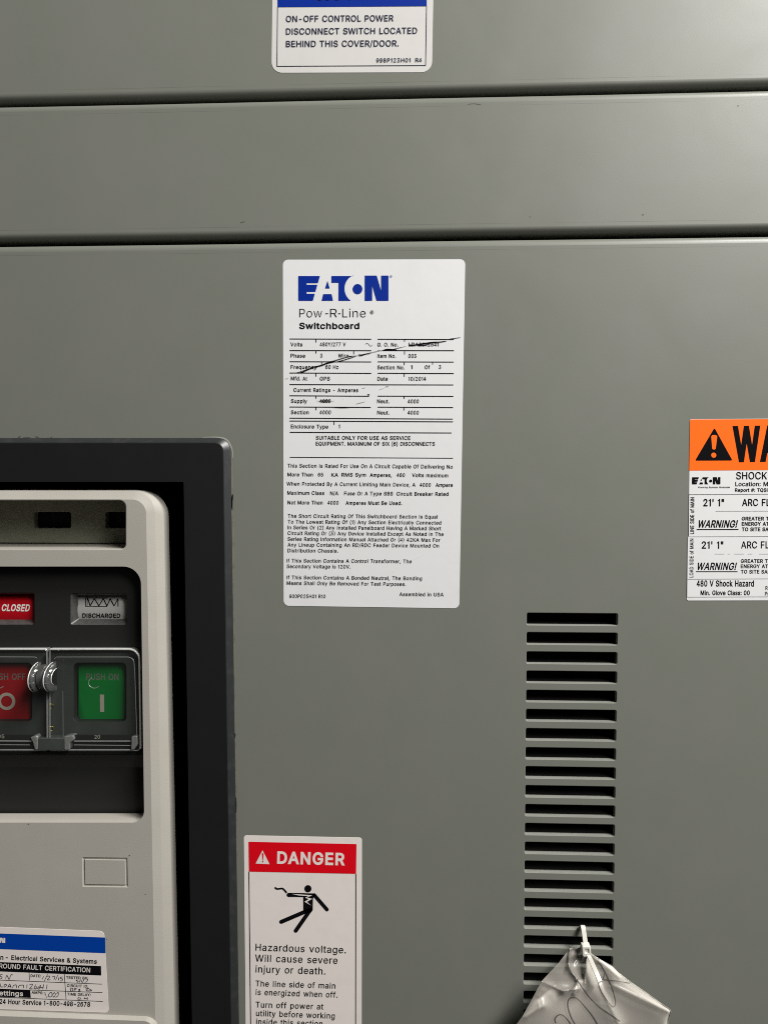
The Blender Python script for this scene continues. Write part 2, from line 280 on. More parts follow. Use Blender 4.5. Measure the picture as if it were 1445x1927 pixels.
# ---------------------------------------------------------------- lettering: outlines of a plain grotesque, 500 units to the em, capitals 254 high
GLYPHS = """
A 240 8 0,101 254,138 254,231 0,198 0,132 186,116 239,123 239,95 151,43 0|55 71,55 99,185 99,185 71
B 228 30 0,30 254,121 254,145 252,164 245,180 235,190 221,197 205,199 187,198 172,187 150,168 137,157 133,157 131,170 129,182 123,192 114,201 102,207 86,209 68,207 50,200 33,189 20,172 9,151 2,123 0|62 29,122 29,148 31,165 40,175 53,178 68,176 81,171 92,163 102,153 109,140 114,62 115|62 143,132 144,144 148,154 155,162 163,166 174,168 186,165 202,156 214,141 223,120 226,62 226
C 255 134 -3,103 1,75 12,52 32,35 58,24 90,20 127,24 165,35 197,52 223,75 242,103 254,134 258,152 256,170 252,186 245,201 236,214 224,224 209,232 193,236 174,204 174,195 197,179 214,169 220,146 227,134 228,111 225,92 216,75 202,62 182,54 157,52 127,54 97,63 72,75 53,92 38,112 29,134 26,146 27,169 34,179 40,195 57,204 80,236 80,232 62,224 45,214 31,201 19,187 9,170 2,153 -2
D 251 109 0,48 0,48 29,107 29,136 31,159 40,177 55,189 75,197 99,200 128,197 156,190 180,177 200,160 214,138 223,110 226,47 226,47 254,113 254,147 251,176 239,200 221,217 196,227 164,231 128,227 91,217 59,199 34,175 15,145 4|62 254,62 0,30 0,30 254
E 209 30 0,30 254,186 254,186 226,62 226,62 143,178 143,178 114,62 114,62 29,188 29,188 0
F 205 30 0,30 254,185 254,185 226,62 226,62 139,173 139,173 111,62 111,62 0
G 260 134 -3,102 1,75 13,52 32,35 58,24 90,20 127,24 165,35 197,52 223,74 242,102 254,132 258,152 256,170 252,187 245,202 235,225 208,232 192,237 174,204 174,194 197,178 213,168 220,146 227,133 228,111 225,92 216,75 202,62 182,54 157,52 127,54 97,63 72,75 53,92 38,112 29,134 26,155 29,172 36,187 47,198 62,205 80,207 101,217 100,141 100,141 128,239 128,239 100,236 71,225 45,209 25,188 9,163 0
H 258 30 0,30 254,62 254,62 144,196 144,196 254,228 254,228 0,196 0,196 116,62 116,62 0
I 92 30 0,30 254,62 254,62 0
J 198 93 -3,62 2,38 16,22 40,17 73,17 86,49 86,49 73,52 52,61 37,75 28,93 25,110 28,124 37,133 52,136 73,136 254,168 254,168 73,163 40,147 16,123 2
K 233 52 73,52 108,96 162,182 254,224 254,116 138,114 138|30 0,30 254,62 254,62 0|186 0,94 130,114 155,224 0
L 196 30 0,30 254,62 254,62 29,181 29,181 0
M 314 30 0,30 254,76 254,156 42,161 24,154 24,176 94,238 254,284 254,284 0,252 0,253 229,256 229,228 145,171 0,143 0,72 181,56 229,59 229,61 145,61 0
N 262 30 0,30 254,68 254,194 53,207 27,202 27,199 97,199 254,232 254,232 0,193 0,54 226,60 227,62 145,62 0
O 267 133 -3,103 1,75 12,52 32,35 58,24 90,20 127,24 165,35 197,52 223,75 242,103 254,133 258,164 254,192 242,215 223,232 197,243 165,247 127,243 90,232 58,215 32,192 12,164 1|133 26,155 29,175 38,191 52,204 72,212 97,215 127,212 157,204 182,191 202,175 216,155 225,133 228,112 225,92 216,75 202,63 182,54 157,52 127,54 97,63 72,75 52,92 38,112 29
P 222 30 0,30 254,118 254,144 252,166 244,183 231,195 215,202 195,204 174,202 152,195 133,183 116,166 104,144 96,118 93,55 93,55 121,116 121,134 123,149 128,159 136,167 147,171 160,172 174,171 188,167 201,159 211,148 219,134 224,116 226,62 226,62 0
Q 267 123 80,156 80,234 -24,200 -24|133 -3,103 1,75 12,52 32,35 58,24 90,20 127,24 165,35 197,52 223,75 242,103 254,133 258,164 254,192 242,215 223,232 197,243 165,247 127,243 90,232 58,215 32,192 12,164 1|133 26,155 29,175 38,191 52,204 72,212 97,215 127,212 157,204 182,191 202,175 216,155 225,133 228,112 225,92 216,75 202,63 182,54 157,52 127,54 97,63 72,75 52,92 38,112 29
R 224 30 0,30 254,118 254,145 252,167 244,183 232,195 217,202 198,205 176,202 154,195 136,183 120,166 109,145 101,118 99,48 99,48 128,135 129,149 133,160 141,167 150,171 162,173 176,171 190,167 202,159 212,149 220,134 224,116 226,62 226,62 0|177 0,115 115,151 115,214 0
S 223 112 -4,86 -2,64 5,46 15,32 30,23 48,19 68,52 68,55 55,62 44,71 35,83 29,97 26,112 25,128 26,143 30,155 37,165 46,171 57,173 70,171 81,166 89,158 96,136 107,92 120,64 130,43 145,30 163,26 186,29 206,37 224,51 238,69 249,90 256,114 258,137 256,158 249,175 238,189 224,197 208,200 189,169 189,163 206,151 219,134 227,112 229,97 228,84 224,73 218,64 209,59 199,58 188,60 176,65 167,74 160,85 154,156 132,179 119,189 110,197 99,202 85,204 69,201 50,193 32,180 17,162 5,139 -2
T 224 16 226,16 254,208 254,208 226,128 226,128 0,96 0,96 226
U 259 129 -4,101 -1,77 8,57 22,42 40,33 62,30 87,30 254,62 254,62 89,64 72,70 57,80 44,94 34,110 28,129 26,149 28,165 34,179 44,188 57,194 72,196 89,196 254,229 254,229 87,226 62,216 40,201 22,182 8,157 -1
V 240 102 0,8 254,42 254,108 69,124 15,117 15,133 69,197 254,231 254,139 0
W 343 78 0,8 254,41 254,91 60,98 20,95 20,112 98,153 254,190 254,249 20,244 20,261 98,302 254,335 254,265 0,228 0,176 196,168 237,175 237,164 179,115 0
X 237 9 0,109 142,109 118,15 254,52 254,112 164,122 146,116 146,149 200,187 254,223 254,129 119,129 143,228 0,191 0,129 90,115 116,122 116,113 98,46 0
Y 236 102 0,102 104,8 254,46 254,111 146,125 115,112 115,140 172,191 254,228 254,134 104,134 0
Z 219 21 0,21 23,170 238,174 227,20 226,20 254,198 254,198 231,58 28,49 17,45 27,107 29,200 29,200 0
a 195 80 -4,63 -3,47 2,34 11,24 22,17 37,15 54,17 69,22 80,29 90,39 97,50 102,133 117,138 128,137 139,128 156,120 161,110 164,98 165,85 164,75 161,66 156,54 144,50 137,20 146,29 161,39 173,52 182,66 188,82 191,108 192,131 186,143 180,153 172,161 160,167 145,168 0,138 0,138 26,136 26,126 12,118 6,108 1,95 -3|85 23,101 24,114 29,124 37,132 47,136 57,138 69,138 95,123 89,77 82,58 75,52 70,47 62,46 52,47 43,51 36,57 30,65 26
b 212 115 -4,99 -3,86 2,76 8,59 29,56 29,56 0,26 0,26 254,57 254,57 160,59 160,76 180,98 191,115 192,137 189,156 180,173 166,185 146,193 122,195 94,193 66,185 42,173 23,157 8,137 -1|110 23,126 26,140 33,150 44,158 58,163 75,164 95,163 114,158 131,150 145,140 156,126 163,110 165,94 163,81 156,70 145,62 131,58 114,56 95,58 75,63 58,70 43,81 32,94 26
c 198 104 -4,79 -1,58 8,41 23,28 43,20 66,17 94,20 122,28 146,41 165,58 180,79 189,104 192,130 189,153 178,170 161,181 138,151 131,149 138,141 150,128 159,113 164,104 165,86 162,73 155,62 144,54 129,50 112,48 94,50 75,54 59,62 44,73 33,86 26,104 23,121 26,135 33,146 44,152 59,181 51,177 39,171 28,163 19,142 4,117 -3
d 212 98 -4,75 -1,56 8,40 23,27 42,20 66,17 94,20 122,27 146,40 166,56 180,75 189,98 192,114 191,136 180,144 173,153 160,155 160,155 254,186 254,186 0,156 0,156 29,153 29,136 8,114 -3|102 23,118 26,132 32,142 43,150 58,154 75,156 95,154 114,150 131,142 145,132 156,118 163,102 165,86 163,72 156,62 145,54 131,50 114,48 95,50 75,54 58,62 44,73 33,86 26
e 202 106 -4,80 -1,58 8,41 23,28 42,20 66,17 93,20 121,28 145,40 165,58 180,78 189,103 192,118 191,133 187,147 180,160 170,170 157,179 141,184 121,186 85,37 85,37 110,169 110,155 101,153 119,149 134,141 147,131 157,118 163,103 165,87 163,73 157,62 147,54 135,50 121,48 105,50 69,55 53,64 40,76 31,90 25,106 23,127 26,143 36,149 44,153 53,182 45,177 32,168 20,156 10,141 2,125 -3
f 127 114 190,114 164,3 164,3 190|40 0,40 216,42 231,48 243,57 252,68 259,80 264,103 265,121 260,114 234,103 237,85 235,77 230,72 221,71 209,71 0
g 213 103 -75,84 -74,67 -70,53 -63,41 -55,25 -35,51 -20,61 -33,68 -39,77 -44,89 -48,103 -49,124 -46,141 -38,152 -23,156 -3,156 34,153 34,136 14,126 8,114 4,97 2,76 5,56 13,40 27,28 45,20 68,17 96,20 123,27 147,40 166,56 180,76 189,98 192,114 191,127 186,137 180,150 166,154 159,157 159,157 190,186 190,186 -4,183 -27,175 -45,162 -59,145 -68,125 -73|102 30,118 32,132 38,142 47,150 61,155 77,156 96,155 115,150 132,142 146,132 156,119 163,102 165,86 163,73 156,62 145,54 131,50 115,48 96,50 78,54 61,62 48,73 38,86 32
h 205 57 0,26 0,26 254,57 254,57 144,51 144,62 166,76 181,94 189,114 192,132 190,148 184,161 174,170 160,177 142,179 120,179 0,148 0,148 118,145 137,136 152,123 161,105 165,92 163,80 159,71 151,63 141,58 129
i 83 26 0,26 190,57 190,57 0|42 221,34 223,27 227,22 234,21 242,22 249,27 256,34 260,42 262,50 260,57 256,62 249,63 242,62 234,57 227,50 223
j 83 26 190,57 190,57 -15,55 -31,51 -45,43 -56,32 -65,19 -70,-5 -71,-5 -43,12 -42,20 -36,25 -27,26 -15|42 221,34 223,27 227,22 234,20 242,22 249,27 256,34 260,42 262,50 260,57 256,61 249,63 242,61 234,57 227,50 223
k 190 55 68,55 106,60 106,142 190,180 190,92 100,89 100|26 0,26 254,57 254,57 0|147 0,74 93,96 114,186 0
l 82 26 0,26 254,56 254,56 0
m 305 26 0,26 190,56 190,56 148,54 148,59 162,66 173,75 182,86 188,98 192,110 193,129 190,144 180,154 166,160 147,156 147,161 160,169 172,178 181,204 192,218 193,234 191,249 186,261 177,270 164,276 148,278 128,278 0,248 0,248 127,245 145,236 156,224 163,209 165,197 164,187 160,179 153,173 145,169 135,168 124,168 0,137 0,137 130,134 144,126 156,115 163,100 165,89 164,79 160,70 154,63 145,58 133,57 0
n 205 57 0,26 0,26 190,56 190,56 144,51 144,62 166,76 181,94 189,114 192,132 190,147 184,160 174,170 160,176 142,179 120,179 0,148 0,148 118,145 137,136 152,123 161,105 165,92 163,80 159,71 151,63 141,58 129
o 208 104 -4,79 -1,58 8,41 23,28 43,20 66,17 94,20 122,28 146,41 165,58 180,79 189,104 192,128 189,149 180,167 165,180 146,188 122,191 94,188 66,180 43,167 23,149 8,128 -1|104 23,121 26,135 33,146 44,154 59,158 75,160 94,158 112,154 129,146 144,135 155,121 162,104 165,86 162,73 155,62 144,54 129,50 112,48 94,50 75,54 59,62 44,73 33,86 26
p 212 26 -71,26 190,56 190,56 160,59 160,76 180,98 191,115 192,137 189,156 180,173 166,185 146,193 122,195 94,193 66,185 42,173 23,157 8,137 -1,115 -4,99 -3,86 2,76 8,59 29,57 29,57 -71|110 23,126 26,140 33,150 44,158 58,163 75,164 95,163 114,158 131,150 145,140 156,126 163,110 165,94 163,81 156,70 145,62 131,58 114,56 95,58 75,63 58,70 43,81 32,94 26
q 212 186 -71,155 -71,155 29,153 29,136 8,114 -3,98 -4,75 -1,56 8,40 23,27 42,20 66,17 94,20 122,27 146,40 166,56 180,75 189,98 192,114 191,136 180,144 173,153 160,156 160,156 190,186 190|102 23,118 26,132 32,142 43,150 58,154 75,156 95,154 114,150 131,142 145,132 156,118 163,102 165,86 163,72 156,62 145,54 131,50 114,48 95,50 75,54 58,62 44,73 33,86 26
r 130 26 0,26 190,56 190,56 160,58 160,65 173,76 184,90 190,122 192,122 161,103 163,91 161,80 157,70 151,63 142,58 131,57 118,57 0
s 182 91 -4,72 -3,56 2,42 9,31 19,23 32,18 47,47 53,53 40,62 30,75 25,91 23,108 25,122 31,131 40,134 51,132 60,127 68,118 74,106 78,75 85,52 93,36 104,27 119,23 137,26 152,33 166,43 177,58 185,74 190,94 192,112 191,127 186,140 179,149 170,157 158,162 145,134 139,129 149,121 158,110 164,94 166,78 164,65 158,57 150,54 139,56 129,62 122,72 116,86 111,115 105,137 97,153 86,162 71,166 53,163 37,156 24,145 12,130 3,112 -2
t 114 102 190,102 164,3 164,3 190|32 236,63 236,63 49,64 38,68 31,75 26,88 25,101 27,107 1,84 -2,62 1,46 11,36 26,32 46
u 205 91 -3,73 -1,57 5,44 15,35 29,28 47,26 69,26 190,57 190,57 72,60 52,68 37,82 28,100 25,113 27,125 31,134 38,142 48,146 61,148 76,148 190,179 190,179 0,149 0,149 46,154 46,143 23,129 8,111 0
v 195 81 0,9 190,42 190,83 78,103 10,92 10,112 78,152 190,186 190,113 0
w 284 69 0,11 190,44 190,88 21,82 21,103 107,126 190,158 190,191 68,201 21,196 21,206 68,240 190,272 190,215 0,184 0,138 169,145 169,124 86,99 0
x 189 10 0,86 109,86 86,14 190,50 190,104 103,88 103,117 153,141 190,176 190,104 84,104 107,179 0,143 0,86 91,102 91,74 43,46 0
y 195 24 -69,31 -43,44 -45,59 -42,65 -37,71 -29,81 -1,9 190,42 190,83 78,103 10,92 10,112 78,153 190,186 190,96 -43,88 -54,80 -62,70 -68,46 -73,32 -72
z 190 21 0,21 23,127 161,24 161,24 190,166 190,166 165,63 30,63 28,169 28,169 0
0 227 113 -3,87 0,65 12,47 31,34 57,27 89,24 127,27 165,35 197,48 223,65 242,87 254,113 258,139 254,161 242,179 223,192 197,200 165,203 127,200 89,192 57,179 31,162 12,140 0|113 25,131 28,145 37,157 52,165 72,170 97,172 127,170 157,165 182,157 203,145 218,131 227,113 230,96 227,82 218,70 203,62 182,56 157,55 127,56 97,62 72,70 52,82 37,96 28
1 142 72 0,72 216,68 216,62 208,50 202,26 198,26 218,52 224,70 236,80 254,104 254,104 0
2 227 32 0,32 24,141 141,155 163,159 174,160 186,159 198,154 209,146 218,137 224,125 228,112 230,98 228,86 224,69 207,65 195,64 181,33 181,35 202,43 221,55 237,72 248,91 255,112 258,134 255,153 248,169 237,181 223,188 205,191 186,189 172,179 145,168 129,133 90,76 30,76 28,195 28,195 0
3 227 109 -3,87 -1,66 5,49 15,35 29,26 46,22 66,55 66,57 54,63 44,72 35,95 26,109 25,124 26,138 30,149 37,157 46,163 58,165 72,163 86,158 98,150 109,137 117,121 122,101 124,78 124,78 150,144 224,144 226,35 226,35 254,186 254,186 230,106 139,106 144,132 144,154 138,172 127,185 111,194 93,196 72,194 51,185 33,172 18,154 6,133 -1
4 212 122 0,122 56,8 56,8 82,118 254,152 254,152 83,190 83,190 56,152 56,152 0|122 83,122 214,119 214,38 85,38 83
5 227 111 -3,89 -1,70 6,54 16,41 30,33 47,30 65,61 65,64 54,69 44,77 36,87 30,98 26,111 25,125 27,138 32,149 41,157 52,162 66,164 81,162 97,157 111,148 122,137 131,124 137,109 138,96 137,84 134,73 129,64 123,34 126,48 254,183 254,183 226,75 226,67 151,89 162,101 166,115 167,131 165,147 160,161 153,172 143,182 130,189 116,194 99,195 82,193 58,184 38,171 21,154 8,134 -1
6 204 184 83,180 56,168 32,149 13,125 0,98 -4,71 0,47 13,28 32,16 56,12 83,16 110,28 134,47 153,71 166,98 170,125 166,149 153,168 134,180 110|155 83,152 104,142 122,126 135,108 142,88 142,70 135,54 122,44 104,41 83,44 62,54 44,69 31,88 24,108 24,126 31,142 44,152 62|17 81,13 107,12 133,15 160,21 184,31 207,43 226,58 241,75 252,93 257,111 257,129 252,145 242,160 226,173 207,148 193,140 206,131 217,120 225,109 229,98 230,87 227,77 220,67 210,59 198,52 182,46 165,43 147,42 127,43 108
7 227 48 0,162 224,162 226,31 226,31 254,195 254,195 224,82 0
8 227 113 -3,89 -1,68 6,50 17,37 31,29 48,26 68,28 83,33 98,40 110,51 121,63 128,76 132,59 141,46 154,38 171,35 190,38 209,45 225,57 239,73 249,92 256,113 258,134 256,153 249,169 239,181 225,188 209,191 190,188 171,180 154,167 141,150 132,164 128,176 121,186 110,194 98,199 83,200 68,198 48,189 31,176 17,158 6,137 -1|113 25,129 26,142 30,153 37,161 46,167 57,168 69,167 83,161 94,153 104,141 111,128 116,113 118,98 116,85 111,73 104,65 94,59 83,58 69,59 57,64 46,73 37,84 30,97 26|113 145,126 146,137 150,154 165,158 176,160 188,158 200,154 210,147 218,138 225,126 229,113 230,100 229,89 225,79 218,72 210,68 200,66 188,68 176,72 165,79 157,89 150,100 146
9 204 14 171,18 198,30 222,49 241,73 254,100 258,127 254,151 241,170 222,182 198,186 171,182 144,170 120,151 101,127 88,100 84,73 88,49 101,30 120,18 144|43 171,46 150,56 132,72 119,90 112,110 112,128 119,144 132,154 150,157 171,154 192,144 210,129 223,110 230,90 230,72 223,56 210,46 192|181 173,185 147,186 121,183 94,177 70,167 47,155 28,140 13,123 2,105 -3,87 -3,69 2,53 12,38 28,25 47,50 61,58 48,67 37,78 29,89 25,100 24,111 27,121 34,131 44,139 56,146 72,152 89,155 107,156 127,155 146
. 94 48 -2,39 -1,31 4,26 12,25 20,26 29,31 37,39 42,48 43,56 42,64 37,69 29,71 20,69 12,64 4,56 -1
, 94 19 -60,34 36,68 36,42 -60
: 94 48 -2,39 -1,31 4,26 12,25 20,26 29,31 37,39 42,48 43,56 42,64 37,69 29,71 20,69 12,64 4,56 -1|48 135,39 137,31 142,26 149,25 158,26 167,31 174,39 179,48 181,56 179,64 174,69 167,71 158,69 149,64 142,56 137
/ 125 117 266,36 -38,7 -38,89 266
- 227 168 122,168 94,57 94,57 122
( 137 45 103,46 132,50 162,57 192,66 221,76 247,88 270,118 270,95 214,81 157,77 129,76 103,77 80,80 57,94 8,118 -48,88 -48,69 -11,56 27,47 66
) 137 19 -48,43 9,57 58,60 81,61 103,60 129,56 157,50 185,31 242,19 270,48 270,60 247,71 221,80 192,91 132,92 103,89 65,81 27,67 -11,48 -48
[ 137 51 -48,51 270,118 270,118 244,80 244,80 -22,118 -22,118 -48
] 137 18 -48,18 -22,57 -22,57 244,18 244,18 270,86 270,86 -48
& 224 98 -3,75 -1,55 6,39 17,27 31,20 48,17 67,19 82,24 95,42 117,123 181,130 194,131 202,129 214,123 223,113 228,101 230,84 227,77 222,69 208,68 199,69 190,84 164,219 0,182 0,51 159,44 172,39 185,38 199,40 215,45 229,55 241,67 249,82 255,100 257,118 255,133 249,145 241,154 230,160 217,162 202,161 191,158 181,146 162,128 146,77 109,64 98,55 87,50 77,48 66,50 54,55 44,62 35,72 29,83 25,96 23,111 25,126 30,139 37,151 48,160 61,168 76,173 93,174 112,204 112,202 90,198 72,192 57,166 23,153 12,136 3,117 -2
! 98 34 80,32 254,66 254,64 80|49 -2,40 -1,33 4,28 12,26 20,28 29,33 37,40 42,49 43,58 42,65 37,70 29,72 20,70 12,65 4,58 -1
' 103 39 159,35 254,68 254,64 159
" 160 39 159,35 254,68 254,64 159|96 159,93 254,125 254,122 159
# 220 121 0,163 254,188 254,147 0|5 70,9 96,200 96,196 70|32 0,73 254,99 254,57 0|20 158,24 184,215 184,211 158
® 231 116 59,96 61,77 67,60 76,46 88,33 103,24 120,18 139,16 158,18 178,24 197,33 214,46 229,60 241,77 250,96 256,116 258,136 256,154 250,171 241,186 229,198 214,207 197,213 178,215 158,213 139,207 120,198 103,186 88,171 76,154 67,136 61|116 83,136 86,154 93,169 105,181 121,188 139,191 158,188 178,181 196,169 212,154 224,136 231,116 234,96 231,78 224,63 212,51 196,43 178,40 158,43 139,51 121,63 105,78 93,96 86|137 113,114 156,137 156,159 113|81 113,81 204,133 204,146 197,155 184,156 175,151 158,139 147,125 144,93 144,93 159,124 160,129 163,132 168,133 175,132 182,129 186,120 189,101 189,101 113
~ 227 26 75,28 94,33 109,41 120,51 127,63 132,76 133,88 132,99 128,110 121,137 99,149 96,159 98,166 104,171 113,172 126,200 126,199 107,193 93,185 81,175 74,163 70,151 68,138 70,127 74,89 102,77 105,68 103,60 98,56 89,54 75
"""
FONT = {}
for ln in GLYPHS.strip("\n").split("\n"):
    ch, adv, rest = ln.split(" ", 2)
    FONT[ch] = (int(adv), [[tuple(map(int, p.split())) for p in lp.split(",")] for lp in rest.split("|")])
_gc = {}
def glyph(ch, wt):
    if (ch, wt) in _gc: return _gc[ch, wt]
    adv, loops = FONT[ch]; loops = sorted(loops, key=lambda l: -abs(area2(l)))
    sg = 1 if area2(loops[0]) > 0 else -1
    vs, tris = fill([offset(lp, sg * wt) if wt else lp for lp in loops], nonzero=sg)
    r = ([(v.x, v.y) for v in vs], tris); _gc[ch, wt] = r; return r
class Print(MB):
    "flat print: everything in the pixel grid of one zoomed crop (origin, scale), laid on the surface Y"
    def __init__(s, Y, org=(0, 0), k=1.0): super().__init__(); s.Y = Y; s.org = org; s.k = k
    def pt(s, x, y):
        X, Z = s.org[0] + x / s.k, s.org[1] + y / s.k
        return P(X, Z, s.Y(X, Z) if callable(s.Y) else s.Y)
    def shape(s, *loops):
        s.poly([[s.pt(x, y) for x, y in lp] for lp in loops])
    def text(s, t, a, b, cap, wt=4, track=0.0, slant=0.0, fit=True, sx=None, up=None):
        "baseline from a to b, capitals cap high, stretched to fill the line"
        pen = 0; items = []
        for ch in t:
            if ch == " ": pen += 130 + track; continue
            adv, _ = FONT[ch]; items.append((ch, pen)); pen += adv + track + 1.3 * max(0, wt)
        x0 = min(p + x for ch, p in items[:1] for x, y in glyph(ch, wt)[0])
        x1 = max(p + x for ch, p in items[-1:] for x, y in glyph(ch, wt)[0])
        A, B = Vector(a), Vector(b); d = (B - A)
        f = (sx if sx else d.length / (x1 - x0)); d.normalize()
        n = Vector((d.y, -d.x)) if up is None else Vector(up)
        g = cap / 254.0
        for ch, p in items:
            vs, tris = glyph(ch, wt)
            i = s.add([s.pt(*(A + d * ((p + x - x0) * f + slant * y * g) + n * (y * g))) for x, y in vs])
            s.f += [tuple(i + k for k in tr) for tr in tris]; s.m += [s.cur] * len(tris)
    def line(s, a, b, w):
        A, B = Vector(a), Vector(b); d = (B - A).normalized(); n = Vector((-d.y, d.x)) * w / 2
        K_ = 8 if callable(s.Y) else 1
        i = s.add([s.pt(*(A.lerp(B, k / K_) + n * e)) for k in range(K_ + 1) for e in (1, -1)])
        for k in range(K_): s.f.append((i+2*k, i+2*k+2, i+2*k+3, i+2*k+1)); s.m.append(s.cur)
    def ribbon(s, pts, w, k=5, taper=True):
        q = smooth_line(pts, k); n = len(q); Lf = []; Rt = []
        for i, p in enumerate(q):
            d = (Vector(q[min(i+1, n-1)]) - Vector(q[max(i-1, 0)]))
            if d.length < 1e-9: d = Vector((1, 0))
            d.normalize(); t = i / (n - 1)
            ww = (w(t) if callable(w) else w * (min(1, 0.35 + 6 * min(t, 1 - t)) if taper else 1)) / 2
            Lf.append(s.pt(p[0] - d.y * ww, p[1] + d.x * ww)); Rt.append(s.pt(p[0] + d.y * ww, p[1] - d.x * ww))
        i = s.add(Lf + Rt)
        for k_ in range(n - 1): s.f.append((i+k_, i+k_+1, i+n+k_+1, i+n+k_)); s.m.append(s.cur)
    def capsule(s, a, b, r):
        A, B = Vector(a), Vector(b); d = math.atan2(B.y - A.y, B.x - A.x)
        s.shape([(B.x + r*math.cos(d + t), B.y + r*math.sin(d + t)) for t in [math.pi*(k/8-.5) for k in range(9)]] +
                [(A.x + r*math.cos(d + t), A.y + r*math.sin(d + t)) for t in [math.pi*(k/8+.5) for k in range(9)]])
    def shapes(s, name, m, parent, *todo):
        "each mark an object of its own"
        for f_ in todo:
            s.v = []; s.f = []; s.m = []; f_(s); s.build(name, m, parent, weld=False)
    def pbuild(s, name, mats, parent): return s.build(name, mats, parent, weld=False)
# ================================================================ the cabinet front
def sheet_edge(mb, z_edge, r, up, x0, x1, back=0.022):
    "rounded bend and flange along the top (up=1) or bottom (up=-1) of a sheet panel whose outer edge is at z_edge"
    prof = [(0.0, z_edge - up * (r + 0.002))]
    for k in range(9):
        a = math.pi / 2 * k / 8
        prof.append((r * (1 - math.cos(a)), z_edge - up * r * (1 - math.sin(a))))
    prof.append((back, z_edge))
    xs = [x0 + (x1 - x0) * i / 24 for i in range(25)]
    mb.loft([[Vector((x, y, z + 0.00006 * math.sin(x * 23 + z * 9))) for x in xs] for y, z in prof], closed=False)
XL, XR = -0.58, 0.42
def zline(px, py): return P(px, py, 0).z
z_up_bot = zline(780, 165) ; z_mid_top = zline(780, 180.5)
z_mid_bot = zline(780, 434.5); z_low_top = zline(780, 451)
def quad(mb, x0, x1, z0, z1, Y=0.0):
    i = mb.add([(x0, Y, z0), (x1, Y, z0), (x1, Y, z1), (x0, Y, z1)]); mb.f.append((i, i+1, i+2, i+3)); mb.m.append(mb.cur)
# upper door
R1, R2 = 0.0042, 0.0046
Z_TOP, Z_BOT = 0.52, -0.52
up = thing("upper_door", "grey painted sheet metal door at the top, carrying the blue and white notice sticker", "cabinet door", (0, 0, z_up_bot))
mb = MB(); sheet_edge(mb, z_up_bot - 0.0028, R1, -1, XL, XR); quad(mb, XL, XR, z_up_bot - 0.0028 + R1 + 0.002, Z_TOP)
mb.box((XL, 0.0215, z_up_bot + 0.004), (XR, 0.0225, z_up_bot + 0.02)); mb.build("door_sheet", PAINT, up, smooth=40)
mid = thing("filler_panel", "blank grey sheet metal strip between the upper door and the lower door", "cabinet panel", (0, 0, z_mid_bot))
mb = MB(); sheet_edge(mb, z_mid_top, R2, 1, XL, XR); sheet_edge(mb, z_mid_bot - 0.0024, R1, -1, XL, XR)
quad(mb, XL, XR, z_mid_bot - 0.0024 + R1 + 0.002, z_mid_top - R2 - 0.002); mb.build("panel_sheet", PAINT, mid, smooth=40)
sp = Print(-0.00008)
sp.shapes("scuff_mark", SCUFF, mid, lambda s: s.ribbon([(880, 196), (892, 195), (905, 197)], 1.1), lambda s: s.ribbon([(452, 419), (457, 418), (461, 416)], 1.5),
    lambda s: s.shape(circle(1388, 199, 2.0, .8)), lambda s: s.shape(circle(1209, 404, 2.2, 1)), lambda s: s.shape(circle(997, 408, 1)))
# lower door, with the punched vent slots and the breaker cut-out
low = thing("lower_door", "large grey lower door with a column of punched vent slots and a breaker cut-out", "cabinet door", (0, 0, Z_BOT))
slots = []
pa, pb = P(991, 1153.5), P(988.2, 1690.5)            # top left of slot 1 and of slot 16
pitch = (pa.z - pb.z) / 15
s_x0, s_x1 = P(991, 1165).x, P(1161.5, 1165).x
s_h = 22.3 * S
def slot_px(i, grow=0.0):
    zt = pa.z - pitch * i
    return ccw(rr([(s_x0 - grow, zt + grow), (s_x1 + grow, zt + grow), (s_x1 + grow, zt - s_h - grow), (s_x0 - grow, zt - s_h - grow)], 3.0 * S, 5))
NSLOT = 25
mb = MB()
cut = [(p.x, p.z) for p in loop3([(-600, 840), (418, 840), (432, 2300), (-600, 2300)], 0)]
z1 = z_low_top - R2 - 0.002; r = 0.0005; dep = 0.0036
outer = [(XL, z1), (XR, z1), (XR, Z_BOT), (XL, Z_BOT)]
front = [[Vector((x, 0, z)) for x, z in outer], [Vector((x, 0, z)) for x, z in cut]]
for i in range(NSLOT): front.append([Vector((x, 0, z)) for x, z in offset(slot_px(i), r)])
mb.poly(front)
for i in range(NSLOT):
    L = slot_px(i)
    mb.loft([[Vector((x, r * (1 - math.cos(a)), z)) for x, z in offset(L, r * (1 - math.sin(a)))] for a in (0, .4, .8, 1.2, math.pi/2)])
mb.loft([[Vector((x, y, z)) for x, z in cut] for y in (0, 0.003)])
sheet_edge(mb, z_low_top, R2, 1, XL, XR)
mb.build("door_sheet", PAINT, low, smooth=40)
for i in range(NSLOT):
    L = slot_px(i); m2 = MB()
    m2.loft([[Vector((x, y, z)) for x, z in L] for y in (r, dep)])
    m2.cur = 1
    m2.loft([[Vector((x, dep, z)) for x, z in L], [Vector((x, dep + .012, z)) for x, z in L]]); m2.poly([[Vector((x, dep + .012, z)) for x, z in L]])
    m2.build("vent_slot", [PAINTLIT, DARKBOX], low, smooth=40)
